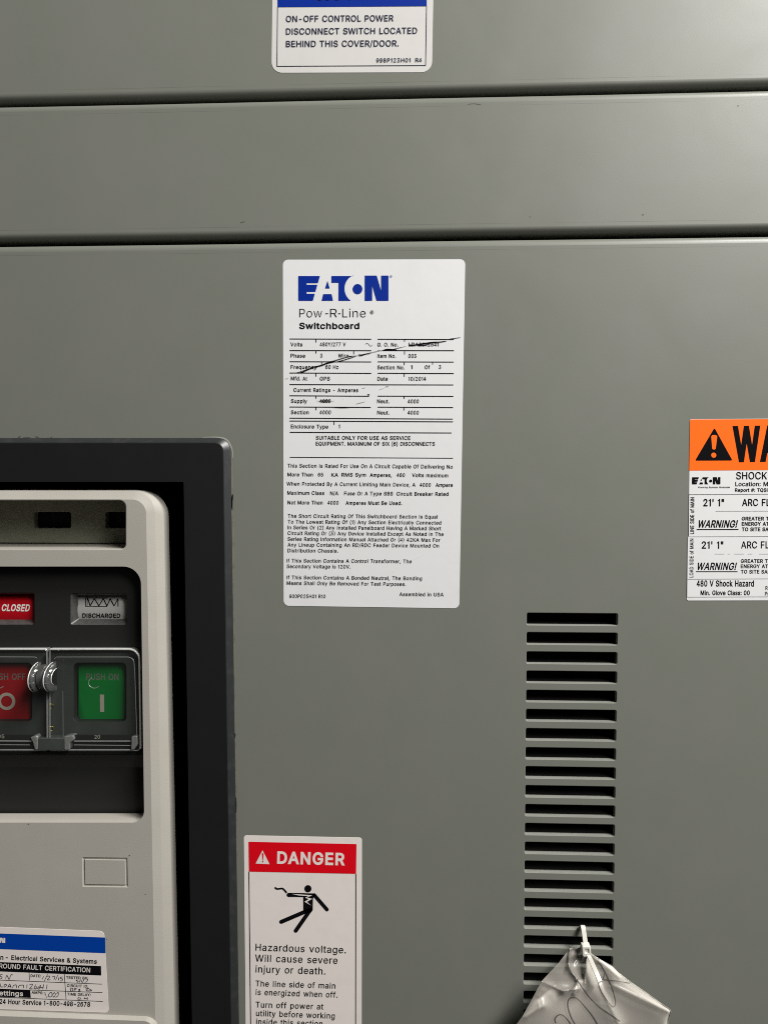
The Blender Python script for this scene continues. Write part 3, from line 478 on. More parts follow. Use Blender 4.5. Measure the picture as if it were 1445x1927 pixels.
# chips and glue round the cut-out
sp = Print(-0.00009)
sp.shapes("paint_chip", SCUFF, low, *[(lambda s, q=q: s.shape(q)) for q in ([(34, 822), (40, 820), (38, 825)], [(44, 823), (58, 822), (57, 825), (45, 826)], [(67, 820), (75, 823), (74, 825), (70, 824)], [(95, 823), (100, 821), (98, 825)], [(88, 824), (92, 823), (91, 825)])])
sp = Print(-0.0001)
sp.ribbon([(380, 823), (412, 823), (428, 829), (437, 846), (438, 862)], lambda t: 2.6 * (1 - abs(2*t - 1)) + .8)
sp.pbuild("bare_edge", BARE, low)
sp = Print(-0.00007)
for (a, b, w) in ((860, 960, 4), (930, 1120, 6), (1150, 1290, 5), (1290, 1390, 4), (1380, 1530, 7), (1500, 1680, 6), (1660, 1927, 6)):
    sp.v = []; sp.f = []; sp.m = []
    n = 12; xs = [(436.5 + 0.0105 * (a + (b-a)*i/n - 860) + random.uniform(-.7, .9), a + (b-a)*i/n) for i in range(n+1)]
    sp.ribbon(xs, lambda t, w=w: w * math.sin(math.pi * (.08 + .84*t)) ** .7, k=3)
    sp.pbuild("glue_residue", GLUE, low)
# inside of the cabinet
mb = MB()
mb.box((XL - .01, 0.16, Z_BOT - .01), (XR + .01, 0.17, Z_TOP + .01))
mb.box((XL - .01, 0.024, Z_TOP), (XR + .01, 0.16, Z_TOP + .01)); mb.box((XL - .01, 0.024, Z_BOT - .01), (XR + .01, 0.16, Z_BOT))
mb.box((XL - .01, 0.024, Z_BOT), (XL, 0.16, Z_TOP)); mb.box((XR, 0.024, Z_BOT), (XR + .01, 0.16, Z_TOP))
mb.box((XL, 0.0232, z_up_bot - .03), (XR, 0.0238, z_up_bot + .03)); mb.box((XL, 0.0232, z_mid_bot - .03), (XR, 0.0238, z_mid_bot + .03))
o = mb.build("cabinet_interior", DARKBOX); o["kind"] = "structure"
# ================================================================ trim frame round the breaker
tr = thing("trim_frame", "black plastic trim frame with bevelled edge around the breaker opening", "trim frame", P(0, 1927, 0))
mb = MB(); n = 7
def fr(l, t, rt, rb, b, rad, Y): return loop3(rr([(l, t), (rt, t), (rb, b), (l, b)], rad, n), Y)
Yt = -0.0035
O0 = fr(-610, 824, 434.3, 456, 2330, 24, 0.0)
O1 = fr(-609, 824.6, 433.6, 455.2, 2329, 24, -0.0006)
O2 = fr(-598, 832.5, 421, 442, 2318, 17, Yt + .0001)
O3 = fr(-596, 834, 419.5, 440.5, 2316, 16, Yt)
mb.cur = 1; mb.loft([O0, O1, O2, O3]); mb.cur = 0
hole = loop3(rr([(-520, 907), (346, 907), (366.5, 2240), (-520, 2240)], 1.5, 4), Yt)
mb.poly([O3, hole])
mb.loft([hole, [Vector((p.x, 0.018, p.z)) for p in hole]])
mb.build("frame_moulding", [TRIM, TRIMLIT], tr, smooth=25)
# ================================================================ circuit breaker
brk = thing("circuit_breaker", "large warm grey circuit breaker set into the black trim frame at the left", "circuit breaker", P(0, 1927, -0.006))
Yb = -0.006
Yp = Yb + 0.0095
LX = -470
def bl(t, rt, b, rb, rad, Y, l=LX): return loop3(rr([(l, t), (rt, t), (rb, b), (l, b)], rad, 10), Y)
B3 = bl(922.5, 308.5, 2210, 336, 50, Yb + .0075, LX - 34); B2 = bl(922, 307.5, 2211, 335, 50, Yb + .0062, LX - 33)
B1b = bl(925, 292.5, 2202, 316.5, 40, Yb + .0024, LX - 18); B1 = bl(926.5, 290.5, 2200, 314.5, 39, Yb + .0021, LX - 17)
B0b = bl(939.2, 276.5, 2186, 299, 27, Yb + .0002, LX - 2); B0 = bl(940, 275, 2185, 297.5, 26, Yb, LX)
mb = MB(); back = [Vector((p.x, Yb + .016, p.z)) for p in B3]
mb.loft([back, B3, B2, B1b, B1, B0b, B0])
def hpx(c, rad): return rr(c, rad, 8)
H1 = hpx([(-436, 942), (236.5, 942), (236.5, 1033), (-436, 1033)], [9, 12, 9, 9])
H2 = hpx([(-436, 1066), (265.5, 1066), (272, 1548), (-436, 1548)], [30, 33, 22, 20])
# engraved rectangle and lower raised field as real relief
G = [(159, 1617), (236.5, 1618), (237.5, 1666), (160, 1665)]
def wl(px, Y): return ccw([(p.x, p.z) for p in loop3(px, Y)])
h1, h2, g = wl(H1, Yb), wl(H2, Yb), wl(G, Yb)
def ring(L, d, y): return [Vector((x, y, z)) for x, z in (offset(L, d) if d else L)]
e = 0.0008
mb.poly([B0, ring(h1, e, Yb), ring(h2, 0.0, Yb), ring(g, .0014, Yb)])
for L, dd, rad in ((h1, 0.034, e),):
    mb.loft([ring(L, rad * (1 - math.sin(a)), Yb + rad * (1 - math.cos(a))) for a in (0, .5, 1.05, math.pi/2)] + [ring(L, 0, Yb + dd)])
# the control recess has a wide sloping lower lip
def inset_h2(dy_bot, d, Y):
    pts = []
    for x, y in H2:
        yy = y - dy_bot * max(0, min(1, (y - 1500) / 48.0)); pts.append((x - d * (1 if x > 100 else -1), yy))
    return wl(pts, Y)
mb.loft([ring(h2, 0, Yb), ring(inset_h2(1.0, .3, Yb), 0, Yb + .0004), ring(inset_h2(3.5, .6, Yb), 0, Yb + .0035), ring(inset_h2(3.5, .6, Yb), 0, Yp + .001)])
mb.loft([ring(g, .0014, Yb), ring(g, .0003, Yb + .0010), ring(g, 0, Yb + .0010), ring(g, -.0004, Yb)]); mb.poly([ring(g, -.0004, Yb)])
mb.build("faceplate", SHELL, brk, smooth=30)
# raised field at the bottom
mb = MB()
F0 = loop3(rr([(-440, 1887), (0, 1901), (300, 1913), (306, 2150), (-440, 2150)], [20, 0, 26, 20, 20], 8), Yb + .0001)
F1 = loop3(rr([(-430, 1899), (0, 1912), (289, 1922), (295, 2140), (-430, 2140)], [14, 0, 18, 14, 14], 8), Yb - .0032)
mb.loft([F0, F1]); mb.poly([F1]); mb.build("raised_field", SHELL, brk, smooth=20)
mb = MB(); core = loop3(rr([(LX - 20, 935), (296, 935), (322, 2190), (LX - 20, 2190)], 30, 6), Yb + .0075)
mb.loft([[Vector((p.x, Yb + .0155, p.z)) for p in core], [Vector((p.x, .12, p.z)) for p in core]])
rim = [Vector((p.x, Yb + .016, p.z)) for p in B3]; mb.poly([[Vector((p.x, Yb + .0158, p.z)) for p in B3], [Vector((p.x, Yb + .0158, p.z)) for p in core]])
mb.build("breaker_body", DARKBOX, brk)
# specks
sp = Print(Yb - .00008)
sp.shapes("dirt_speck", SCUFF, brk, *[(lambda s, c=c: s.shape(circle(*c, n=8))) for c in ((54, 1551, 1.2), (244, 1610, 1.3), (274, 1683, 1), (201, 1768, .9))])
# back wall of the upper recess with the two openings
Yr = Yb + .034
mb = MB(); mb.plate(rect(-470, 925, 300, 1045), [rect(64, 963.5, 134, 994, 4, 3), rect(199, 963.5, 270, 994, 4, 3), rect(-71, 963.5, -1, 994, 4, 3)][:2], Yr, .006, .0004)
mb.build("recess_back", RECESS_SHADE, brk, smooth=30)
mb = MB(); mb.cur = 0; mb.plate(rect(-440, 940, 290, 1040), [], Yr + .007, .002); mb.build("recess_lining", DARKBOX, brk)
mb = MB(); a_, b_ = P(-430, 1020, Yr - .001), P(270, 1022, Yr - .001)
mb.box((a_.x, Yr - .0006, a_.z - .0003), (b_.x, Yr - .00005, a_.z + .0002)); mb.build("recess_line", CHARCOAL, brk)  # thin dark line low on the recess back
# ---- charcoal control panel
W_RED = rect(-30, 1116, 65, 1175.5, 4, 4); W_WHT = rect(133.5, 1117, 239, 1176, 5, 4)
W_OFF = rect(-38, 1247, 61, 1358, 9, 5); W_ON = rect(138.5, 1247, 238.5, 1358.5, 9, 5)
mb = MB(); mb.plate(rect(-480, 1058, 290, 1420, 0), [W_RED, W_WHT, W_OFF, W_ON], Yp, .008, .0004)
i0 = loop3([(-480, 1420), (290, 1420)], Yp); i1 = loop3([(-480, 1442), (290, 1444)], Yp + .0045); i2 = loop3([(-480, 1560), (290, 1560)], Yp + .003)
mb.loft([i0, i1, i2], closed=False)
mb.build("control_panel", CHARCOAL, brk, smooth=25)
mb = MB(); mb.plate(rect(-112, 1230, 262, 1392, 6, 4), [W_OFF, W_ON], Yp - .0004, .0003, .0001); mb.build("button_surround", SURROUND, brk, smooth=30)  # plate greyer than the control panel, giving the grey behind the clear flaps
# ---- indicator windows
def window(outer_px, inner_px, flag_mat, flag_x, name_lbl, prints):
    mb = MB(); o3 = loop3(outer_px, Yp - .0001); i3 = loop3(inner_px, Yp + .0045)
    mb.loft([o3, [Vector(p).lerp(q, .5) for p, q in zip(o3, i3)], i3]); w = mb.build("indicator_window", WINFRAME, brk, smooth=30); w["label"] = name_lbl
    y0, y1 = 1110, 1180
    def Yf(x, y):
        t = max(-1.1, min(1.1, (y - 1150) / 39)); return Yp + .0040 + .013 * (1 - math.sqrt(max(0, 1 - .78 * t * t)))
    mb = MB(); rows = [y0 + (y1 - y0) * i / 28 for i in range(29)]
    mb.loft([[P(flag_x[0], y, Yf(0, y)), P(flag_x[1], y, Yf(0, y))] for y in rows], closed=False)
    f = mb.build("status_flag", flag_mat, brk, smooth=60); f["label"] = name_lbl.replace("window", "flag")
    pr = Print(lambda x, y: Yf(x, y) - .00022, (0, 1080), 4.516); prints(pr); return f, pr
f, pr = window(W_RED, rr([(-24, 1118), (65, 1118), (64, 1166), (-20, 1166)], 3, 4), FLAGRED, (-32, 72), "red window reading CLOSED",
    lambda p: p.text("CLOSED", (14, 313), (252, 316), 54, 14, slant=.18))
pr.pbuild("lettering", FLAGPRINT, f)
def spring(p):
    p.line((732, 200), (732, 272), 7); p.line((728, 202), (912, 205), 5); p.line((728, 274), (914, 276), 5); p.line((745, 205), (745, 270), 4)
    z = [(748, 206), (770, 270), (806, 208), (844, 272), (880, 208), (912, 272), (940, 210), (972, 272), (1006, 210), (1006, 276)]
    for a, b in zip(z, z[1:]): p.line(a, b, 8)
    p.text("DISCHARGED", (703, 370), (1026, 372), 34, 12)
f, pr = window(W_WHT, rr([(147, 1120.5), (238, 1120.5), (237, 1165), (149, 1165)], 3, 4), FLAGWHITE, (140, 246), "silvery white window reading DISCHARGED with a spring symbol", spring)
pr.pbuild("lettering", INK, f)
# ---- push buttons deep in their wells
def button(x0, x1, m, lbl, prints):
    Y0 = Yp + .0055
    def Yf(x, y):
        if y < 1281: return Y0 + .0000 + .0016 * (1281 - y) / 33 - .0012
        if y < 1290: return Y0 - .0012
        return Y0 - .0012 + .0009 * (y - 1290) / 66
    rows = [1249, 1250, 1252, 1256, 1281, 1290, 1346, 1350, 1353, 1354.5]; ins = [4, 2.6, 1.2, 0, 0, 0, 0, 1.2, 2.6, 4.5]
    mb = MB(); L = []
    for y, i in zip(rows, ins):
        xs = [x0 + i, x0 + i + 1.5] + [x0 + 4 + (x1 - x0 - 8) * k / 8 for k in range(1, 8)] + [x1 - i - 1.5, x1 - i]
        L.append([P(x, y, Yf(x, y) + (.0006 if k in (0, len(xs)-1) or y in (1249, 1354.5) else 0)) for k, x in enumerate(xs)])
    mb.loft(L, closed=False)
    rim = L[0] + [r_[-1] for r_ in L[1:-1]] + L[-1][::-1] + [r_[0] for r_ in L[1:-1]][::-1]
    mb.loft([rim, [Vector((p.x, p.y + .01, p.z)) for p in rim]])
    b = mb.build("push_button", m, brk, smooth=35); b["label"] = lbl
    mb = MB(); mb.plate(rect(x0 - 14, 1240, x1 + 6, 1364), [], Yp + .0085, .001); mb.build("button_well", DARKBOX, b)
    prints(b, lambda x, y: Yf(x, y) - .0001)
def p_on(b, Y):
    p = Print(Y, (130, 1210), 9.173); p.text("PUSH ON", (300, 632), (858, 640), 105, 8); p.pbuild("lettering", BTNFAINT, b)
    p = Print(Y, (130, 1210), 9.173); p.shape([(538, 890), (610, 892), (612, 1192), (540, 1190)]); p.pbuild("symbol", BTNPRINT, b)
def p_off(b, Y):
    p = Print(Y, (0, 1210), 9.18); p.text("PUSH OFF", (-185, 632), (448, 634), 105, 8); p.pbuild("lettering", BTNFAINT, b)
    p = Print(Y, (0, 1210), 9.18); p.shape(circle(123, 1008, 150, 150, 40), circle(121, 1008, 96, 96, 36)); p.pbuild("symbol", BTNPRINT, b)
button(147.5, 237, BTNGREEN, "green push on button", p_on)
button(-29, 60.5, BTNRED, "red push off button", p_off)
# ---- clear hinged covers
Yc = Yp - 0.0055
def cover(x0, x1, x1b, lbl, side):
    L = rr([(x0, 1220), (x1, 1220), (x1b, 1413), (x0, 1413)], [3, 20, 9, 3] if side > 0 else [20, 3, 3, 9], 6)
    L2 = rr([(x0 + 3, 1223), (x1 - 3, 1223), (x1b - 3, 1411), (x0 + 3, 1411)], [3, 18, 8, 3] if side > 0 else [18, 3, 3, 8], 6)
    c3 = loop3(L, Yc + .001); c2 = loop3(L2, Yc)
    mb = MB(); mb.poly([c2]); c = mb.build("button_cover", ACRYLIC, brk); c["label"] = lbl
    mb = MB(); mb.loft([[Vector((p.x, Yp - .0006, p.z)) for p in c3], c3, c2]); mb.build("cover_rim", ACRYLIC_EDGE, c, smooth=50)
    mid3 = [Vector(p).lerp(q, .5) + Vector((0, -.0003, 0)) for p, q in zip(c3, c2)]
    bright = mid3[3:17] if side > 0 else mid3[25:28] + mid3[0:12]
    mb = MB(); mb.tube(bright, .0008, 8); mb.build("cover_bead", ACRYLIC_GLINT, c, smooth=60)  # whitish stretch of bead paints the highlight along the flap edge
    rest = mid3[16:28] + mid3[:4] if side > 0 else mid3[11:26]
    mb = MB(); mb.tube(rest, .0004, 6); mb.build("cover_bead", ACRYLIC_EDGE, c, smooth=60)
    return c
cR = cover(93.5, 264.5, 267.5, "clear flap over the green button", 1)
cL = cover(-110, 90.5, 91.5, "clear flap over the red button", -1)
def wire(pts, r, parent, name="moulded_ridge", Y=Yc - .0001, m=ACRYLIC_EDGE, k=0):
    q = smooth_line(pts, k) if k else pts
    mb = MB(); mb.tube([P(x, y, Y) for x, y in q], r, 6, .5); return mb.build(name, m, parent, smooth=60)
step = [(103, 1240), (107, 1236.5)] + [(242, 1236.5), (249, 1239), (252.5, 1245), (254, 1262), (258, 1386)]
wire(step, .00028, cR); wire([(70, 1238), (66, 1236.5), (-100, 1236)], .00028, cL)
wire([(119, 1300), (119.5, 1388)], .00016, cR)
wire(smooth_line([(173, 1275), (168, 1281), (168, 1289), (174, 1294), (180, 1295), (186, 1292)], 4), .0003, cR)
wire(smooth_line([(-6, 1275), (-11, 1281), (-11, 1289), (-5, 1294), (1, 1295), (7, 1292)], 4), .0003, cL)
wire([(140, 1395), (247, 1395)], .0005, cR); wire([(140, 1402), (247, 1403)], .0003, cR); wire([(128, 1411), (252, 1411)], .0005, cR)
wire([(-60, 1394), (60, 1395)], .0005, cL); wire([(-60, 1401), (57, 1402)], .0003, cL); wire([(-60, 1411), (66, 1411)], .0005, cL)
# open slot along the foot of each flap (the charcoal behind shows) and moulded number
def darkslot(x0, x1, c):
    mb = MB(); mb.plate(rect(x0, 1383.5, x1, 1394, 2, 3), [], Yc + .0006, .0012); mb.build("cover_slot", CHARCOAL, c)
darkslot(139, 249, cR); darkslot(-60, 66, cL)
p = Print(Yc + .0004, (0, 1210), 9.18); p.text("05", (-35, 1642), (82, 1646), 62, 4); p.pbuild("moulded_number", BTNPRINT, cL)
p = Print(Yc + .0004, (130, 1210), 9.173); p.text("20", (445, 1652), (540, 1650), 62, 4); p.pbuild("moulded_number", BTNPRINT, cR)
def tab(c, pts, Y0=Yc - .0012, d=.005, m=ACRYLIC_EDGE, nm="hinge_tab"):
    mb = MB(); mb.plate(rr(pts, 2.5, 4), [], Y0, d, .0006); return mb.build(nm, m, c, smooth=50)
tab(cR, [(120.5, 1386), (138, 1384), (141, 1392), (132, 1398), (131, 1412), (121, 1412)])
tab(cR, [(247.5, 1386), (258, 1385), (259, 1402), (252, 1412), (246.5, 1412)])
tab(cL, [(57, 1388), (68, 1384), (72, 1390), (71, 1412), (66, 1412), (62, 1397)])
tab(brk, [(70, 1389), (121, 1389), (121.5, 1412.5), (71, 1412.5)], Yc - .0008, .006, SURROUND, "hinge_block")
# padlock lugs standing out of the flaps
def lug(parent, bx, w, m, R=.0092, ri=.0052, nm="padlock_lug", proj=1.38, cz=1273):
    c0 = P(bx, cz, Yc); n = 18; mb = MB()
    def arc(rad, x, pj): return [Vector((x, Yc - pj * rad * math.cos(a), c0.z + rad * math.sin(a))) for a in [math.pi*(k/n - .5) for k in range(n+1)]]
    xa, xb = c0.x - w/2, c0.x + w/2; be = w * .18
    rings = [arc(ri, xa, proj), arc(ri + .0003, xa - 0, proj), arc(R - be, xa, proj), arc(R, xa + be, proj), arc(R, xb - be, proj), arc(R - be, xb, proj), arc(ri + .0003, xb, proj), arc(ri, xb, proj), arc(ri, xa, proj)]
    mb.loft(rings, closed=False)
    for e_ in (0, -1):
        i = mb.add([rings[j][e_] for j in range(8)]); mb.f.append(tuple(range(i, i + 8))); mb.m.append(mb.cur)
    lg = mb.build(nm, m, parent, smooth=45)
    if m is ACRYLIC_LUG:
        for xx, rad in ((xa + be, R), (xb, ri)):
            mb = MB(); mb.tube(arc(rad, xx, proj), .00036, 6); mb.build("lug_glint", ACRYLIC_GLINT, lg, smooth=60)  # pale tubes drawn as highlights along the lug edges
    return lg
lug(cR, 103, .0028, ACRYLIC_LUG); lug(cL, 75, .0028, ACRYLIC_LUG)
mb = MB(); c0 = P(104.5, 1273, Yc); n_ = 14                    # black sheet put in for the shade inside the lug
mb.loft([[Vector((c0.x + .0012, Yc - 1.3 * .0050 * math.cos(a), c0.z + .0050 * math.sin(a))) for a in [math.pi*(k/n_ - .5) for k in range(n_+1)]],
         [Vector((c0.x + .0016, Yc - 1.3 * .0050 * math.cos(a), c0.z + .0050 * math.sin(a))) for a in [math.pi*(k/n_ - .5) for k in range(n_+1)]]], closed=False)
i_ = mb.add([Vector((c0.x + .0012, Yc - 1.3 * .0050 * math.cos(a), c0.z + .0050 * math.sin(a))) for a in [math.pi*(k/n_ - .5) for k in range(n_+1)]]); mb.f.append(tuple(range(i_, i_ + n_ + 1))); mb.m.append(0)
mb.build("lug_dark", DARKBOX, cR)
lug(cL, 86, .0046, WINFRAME, R=.0080, ri=.0045, nm="lug_spacer", proj=1.15)
for yy in (1329, 1371):
    mb = MB(); c0 = P(99, yy, Yp - .002)
    mb.tube([c0 + Vector((.0012 * math.cos(t), -.0006 + .0004*math.sin(t*2), .0016 * math.sin(t))) for t in [k * .5 for k in range(11)]], .00045, 6)
    mb.build("brass_clip", BRASS, brk, smooth=60)
# ================================================================ stickers
def sticker(name, label, loc_px, outline, Y, m, th=.00014):
    t = thing(name, label, "sticker", P(*loc_px, Y))
    mb = MB(); mb.plate(outline, [], Y, th, .00005, 2); mb.build("backing", m, t, smooth=40)
    return t
L1, L2, L3 = -.00022, -.00030, -.00038
# --- notice sticker on the upper door
st = sticker("notice_sticker", "white notice sticker with a blue band on the upper door, ON-OFF CONTROL POWER", (662, 136),
    rr([(514, -170), (818, -170), (812.5, 136), (511, 137)], 20, 7), L1 + .00006, NOTICEWHITE)
K = ((480, 0), 3.803)
p = Print(L2, *K); p.shape([(162, -350), (1229, -350), (1228, 44), (162, 51)]); p.pbuild("blue_band", BLUE, st)
p = Print(L3, *K); p.text("NOTICE", (450, -4), (920, -12), 130, 16); p.pbuild("heading", INK, st)
p = Print(L2, *K)
p.line((162, 50), (158, 474), 5); p.line((1227, 44), (1220, 468), 5); p.line((156, 474), (1222, 468), 5); p.pbuild("border", NAVY, st)
p = Print(L3, *K)
p.text("ON-OFF CONTROL POWER", (222, 156), (991, 151), 43, 5); p.text("DISCONNECT SWITCH LOCATED", (222, 246), (1160, 240), 43, 5)
p.text("BEHIND THIS COVER/DOOR.", (222, 335), (1028, 331), 43, 5); p.text("998P123H01", (867, 446), (1112, 444), 29, 6, track=20); p.text("R4", (1147, 444), (1193, 443), 29, 6)
p.pbuild("lettering", NAVY, st)
# --- logo
def logo(p, M, ring_n=14):
    q = lambda pts: [M(x, y) for x, y in pts]
    p.shape(q([(250,237),(495,237),(472,317),(345,317),(345,336),(466,336),(444,416),(345,416),(345,438),(437,438),(415,517),(250,517)]))
    p.shape(q([(580,290),(605,378),(553,378)])); p.shape(q([(532,442),(627,442),(643,517),(514,517)]))
    arc = [(926 - 153*math.cos(a), 380 - 162*math.sin(a)) for a in [math.radians(-57 + 126 * k / ring_n) for k in range(ring_n + 1)]]
    p.shape(q([(625,237),(625,313),(705,313),(705,517),(838,517)] + arc + [(868,237)]))
    p.shape(q(circle(920, 385, 55, 58)))
    p.shape(q([(1002,232),(1137,232),(1187,405),(1187,232),(1270,232),(1270,517),(1135,517),(1086,345),(1086,517),(1002,517)]))
# --- rating sticker
st = sticker("rating_sticker", "tall white switchboard rating sticker with blue logo and a black scratch across its table", (700, 1142),
    rr([(532.3, 488.7), (875.2, 487.8), (864, 1144.8), (533.8, 1140)], 10, 6), L1 + .00006, WHITE)
K7 = ((520, 480), 6.02); K2 = ((520, 480), 3.905); K3 = ((520, 800), 3.905)
p = Print(L2, *K7); logo(p, lambda x, y: (x, y)); p.shape(circle(1297, 243, 14, 14, 16), circle(1297, 243, 11, 11, 16)); p.text("R", (1292, 249), (1302, 249), 12, 4); p.pbuild("logo", BLUE, st)
p = Print(L2, *K7)
p.text("Pow", (262, 705), (520, 705), 98, -3, track=8); p.text("-", (555, 705), (588, 705), 98, -2); p.text("R", (610, 705), (688, 705), 98, -3); p.text("-", (700, 705), (730, 705), 98, -2)
p.text("Line", (748, 705), (1013, 705), 98, -3, track=10); p.shape(circle(1083, 648, 22, 22, 20), circle(1083, 648, 18, 18, 20)); p.text("R", (1073, 661), (1094, 661), 24, 12)
p.text("Switchboard", (260, 834), (941, 834), 66, 12); p.pbuild("title", INK, st)
p = Print(L2, *K2)
def T(s, x0, y0, x1, y1, cap=27, wt=8, tr=8): p.text(s, (x0, y0), (x1, y1), cap, wt, track=tr)
LW = 6.3
for (a, b, y, dy) in ((98, 698, 616, 2), (745, 1303, 618, 2), (98, 698, 701, 1), (745, 1305, 701, 1), (98, 698, 783, 2), (745, 1303, 784, 2), (98, 698, 866, 3), (745, 1303, 868, 2),
                      (98, 1300, 951, 3), (98, 682, 1033, 4), (745, 1300, 1036, 2), (98, 695, 1116, 3), (745, 1298, 1117, 3), (98, 1296, 1198, 7), (98, 1298, 1219, 6), (100, 1287, 1302, 5)):
    p.line((a, y), (b, y + dy), LW)
for (x, y, h) in ((292, 618, 24), (942, 620, 17), (292, 703, 20), (569, 703, 26), (942, 703, 28), (334, 785, 20), (940, 787, 22), (1148, 786, 18), (292, 869, 24), (940, 871, 23),
                  (292, 1035, 20), (938, 1038, 18), (292, 1118, 22), (937, 1120, 22), (425, 1221, 27)): p.line((x, y), (x, y + h), 5.5)
T("Volts", 105, 669, 193, 670); T("480Y/277 V", 320, 669, 511, 669); T("G. O. No.", 743, 671, 896, 671); T("LDA0012641", 973, 670, 1192, 670)
T("Phase", 106, 752, 213, 753); T("3", 323, 752, 340, 752); T("Wire", 455, 752, 531, 752); T("Item No.", 743, 754, 879, 754); T("003", 970, 754, 1029, 754)
T("Frequency", 107, 835, 300, 836); T("60 Hz", 362, 835, 457, 836); T("Section No.", 743, 838, 942, 839); T("1", 988, 836, 1000, 836); T("Of", 1090, 837, 1128, 837); T("3", 1194, 836, 1210, 836)
T("Mfd. At", 108, 919, 228, 921); T("GPS", 320, 921, 395, 921); T("Date", 743, 922, 820, 922); T("10/2014", 971, 922, 1100, 922)
T("Current Ratings - Amperes", 127, 1004, 602, 1006)
T("Supply", 108, 1085, 227, 1086); T("4000", 320, 1085, 400, 1085); T("Neut.", 741, 1087, 830, 1088); T("4000", 965, 1088, 1047, 1088)
T("Section", 108, 1168, 240, 1169); T("4000", 319, 1168, 402, 1169); T("Neut.", 741, 1170, 830, 1171); T("4000", 964, 1170, 1047, 1171)
T("Enclosure Type", 108, 1272, 382, 1274); T("1", 457, 1272, 468, 1272)
p.ribbon([(652, 660), (662, 649), (675, 652), (687, 666), (698, 668), (708, 658)], 3)
p.pbuild("table", INK, st)
p = Print(L2, *K3)
p.line((100, 236), (1298, 243), 5)
T("SUITABLE ONLY FOR USE AS SERVICE", 291, 106, 985, 108, 27, 8, 0); T("EQUIPMENT. MAXIMUM OF SIX [6] DISCONNECTS", 291, 149, 1165, 151, 27, 8, 0)
T("This Section Is Rated For Use On A Circuit Capable Of Delivering No", 84, 311, 1296, 319, 27, 6, 10)
T("More Than", 84, 375, 270, 376, 26); T("65", 306, 376, 345, 377, 26); T("KA", 405, 378, 455, 378, 26); T("RMS Sym", 480, 377, 659, 378, 26); T("Amperes,", 687, 379, 848, 380, 26); T("480", 884, 379, 945, 380, 26); T("Volts maximum", 997, 380, 1262, 383, 26)
T("When Protected By A Current Limiting Main Device, A", 77, 443, 1022, 451, 26, 6, 8); T("4000", 1053, 451, 1135, 452, 26); T("Ampere", 1170, 452, 1296, 453, 26)
T("Maximum Class", 82, 510, 353, 512, 26); T("N/A", 396, 513, 456, 514, 26); T("Fuse Or A Type SBS", 499, 514, 857, 516, 26); T("Circuit Breaker Rated", 883, 517, 1264, 519, 26)
T("Not More Than", 84, 581, 342, 582, 26); T("4000", 377, 582, 458, 583, 26); T("Amperes Must Be Used.", 510, 584, 924, 586, 26)
for s_, x0, y0, x1, y1 in (("The Short Circuit Rating Of This Switchboard Section Is Equal", 86, 680, 1184, 686), ("To The Lowest Rating Of (1) Any Section Electrically Connected", 86, 722, 1211, 730),
    ("In Series Or (2) Any Installed Panelboard Having A Marked Short", 84, 764, 1210, 772), ("Circuit Rating Or (3) Any Device Installed Except As Noted In The", 84, 806, 1228, 814),
    ("Series Rating Information Manual Attached Or (4) 42KA Max For", 84, 849, 1203, 857), ("Any Lineup Containing An RD/RDC Feeder Device Mounted On", 84, 891, 1195, 899), ("Distribution Chassis.", 84, 934, 455, 936),
    ("If This Section Contains A Control Transformer, The", 78, 1008, 994, 1014), ("Secondary Voltage is 120V.", 78, 1050, 546, 1053),
    ("If This Section Contains A Bonded Neutral, The Bonding", 78, 1131, 1070, 1139), ("Means Shall Only Be Removed For Test Purposes.", 78, 1173, 952, 1181),
    ("900P025H01 R10", 97, 1270, 362, 1271), ("Assembled in USA", 904, 1255, 1228, 1258)): T(s_, x0, y0, x1, y1, 26, 6, 10)
p.pbuild("fine_print", INK, st)
# black scratch, in the zoomed grids of the left and right half
KA = ((520, 630), 8.028); KB = ((690, 620), 7.605)
p = Print(L3 - .00002, *KA)
tp = lambda w: (lambda t: w * math.sin(math.pi * min(1, max(0, .03 + .94*t))) ** .6)
for pts, w in (([(205, 578), (300, 574), (400, 545), (520, 505), (600, 480), (700, 450)], 9), ([(345, 577), (400, 562), (470, 530), (560, 500)], 15), ([(520, 492), (590, 482), (690, 460), (790, 418), (850, 400)], 20),
               ([(570, 535), (600, 495), (680, 465)], 8), ([(780, 402), (860, 398), (950, 372), (1080, 335), (1210, 315)], 9), ([(910, 410), (980, 392), (1090, 360), (1200, 325)], 11),
               ([(1070, 322), (1150, 322), (1210, 316)], 10), ([(1245, 292), (1275, 305), (1330, 296), (1435, 270)], 14), ([(1240, 318), (1290, 312), (1360, 290)], 10), ([(690, 460), (800, 425), (900, 405)], 12),
               ([(612, 996), (660, 1006), (760, 1010), (880, 1002)], 6), ([(655, 985), (700, 996), (760, 990), (825, 998)], 10), ([(655, 1010), (740, 1015), (820, 1012)], 9),
               ([(1375, 897), (1395, 905), (1412, 900)], 14), ([(1398, 905), (1398, 925)], 8), ([(860, 1096), (1000, 1101), (1130, 1096)], 9)): p.ribbon(pts, tp(w), 4)
p.org, p.k = KB
for pts, w in (([(1180, 133), (1260, 126), (1345, 112)], 9), ([(230, 298), (290, 285), (380, 290), (430, 292)], 20), ([(330, 290), (430, 270), (500, 250)], 6),
               ([(600, 215), (680, 222), (800, 205), (940, 185), (1040, 180), (1140, 165)], 20), ([(720, 225), (820, 228), (900, 205)], 12), ([(605, 222), (640, 230), (700, 226)], 9), ([(260, 822), (315, 815)], 6)): p.ribbon(pts, tp(w), 4)
p.pbuild("scratch", INK, st)
p = Print(L3 + .00003, *KA)
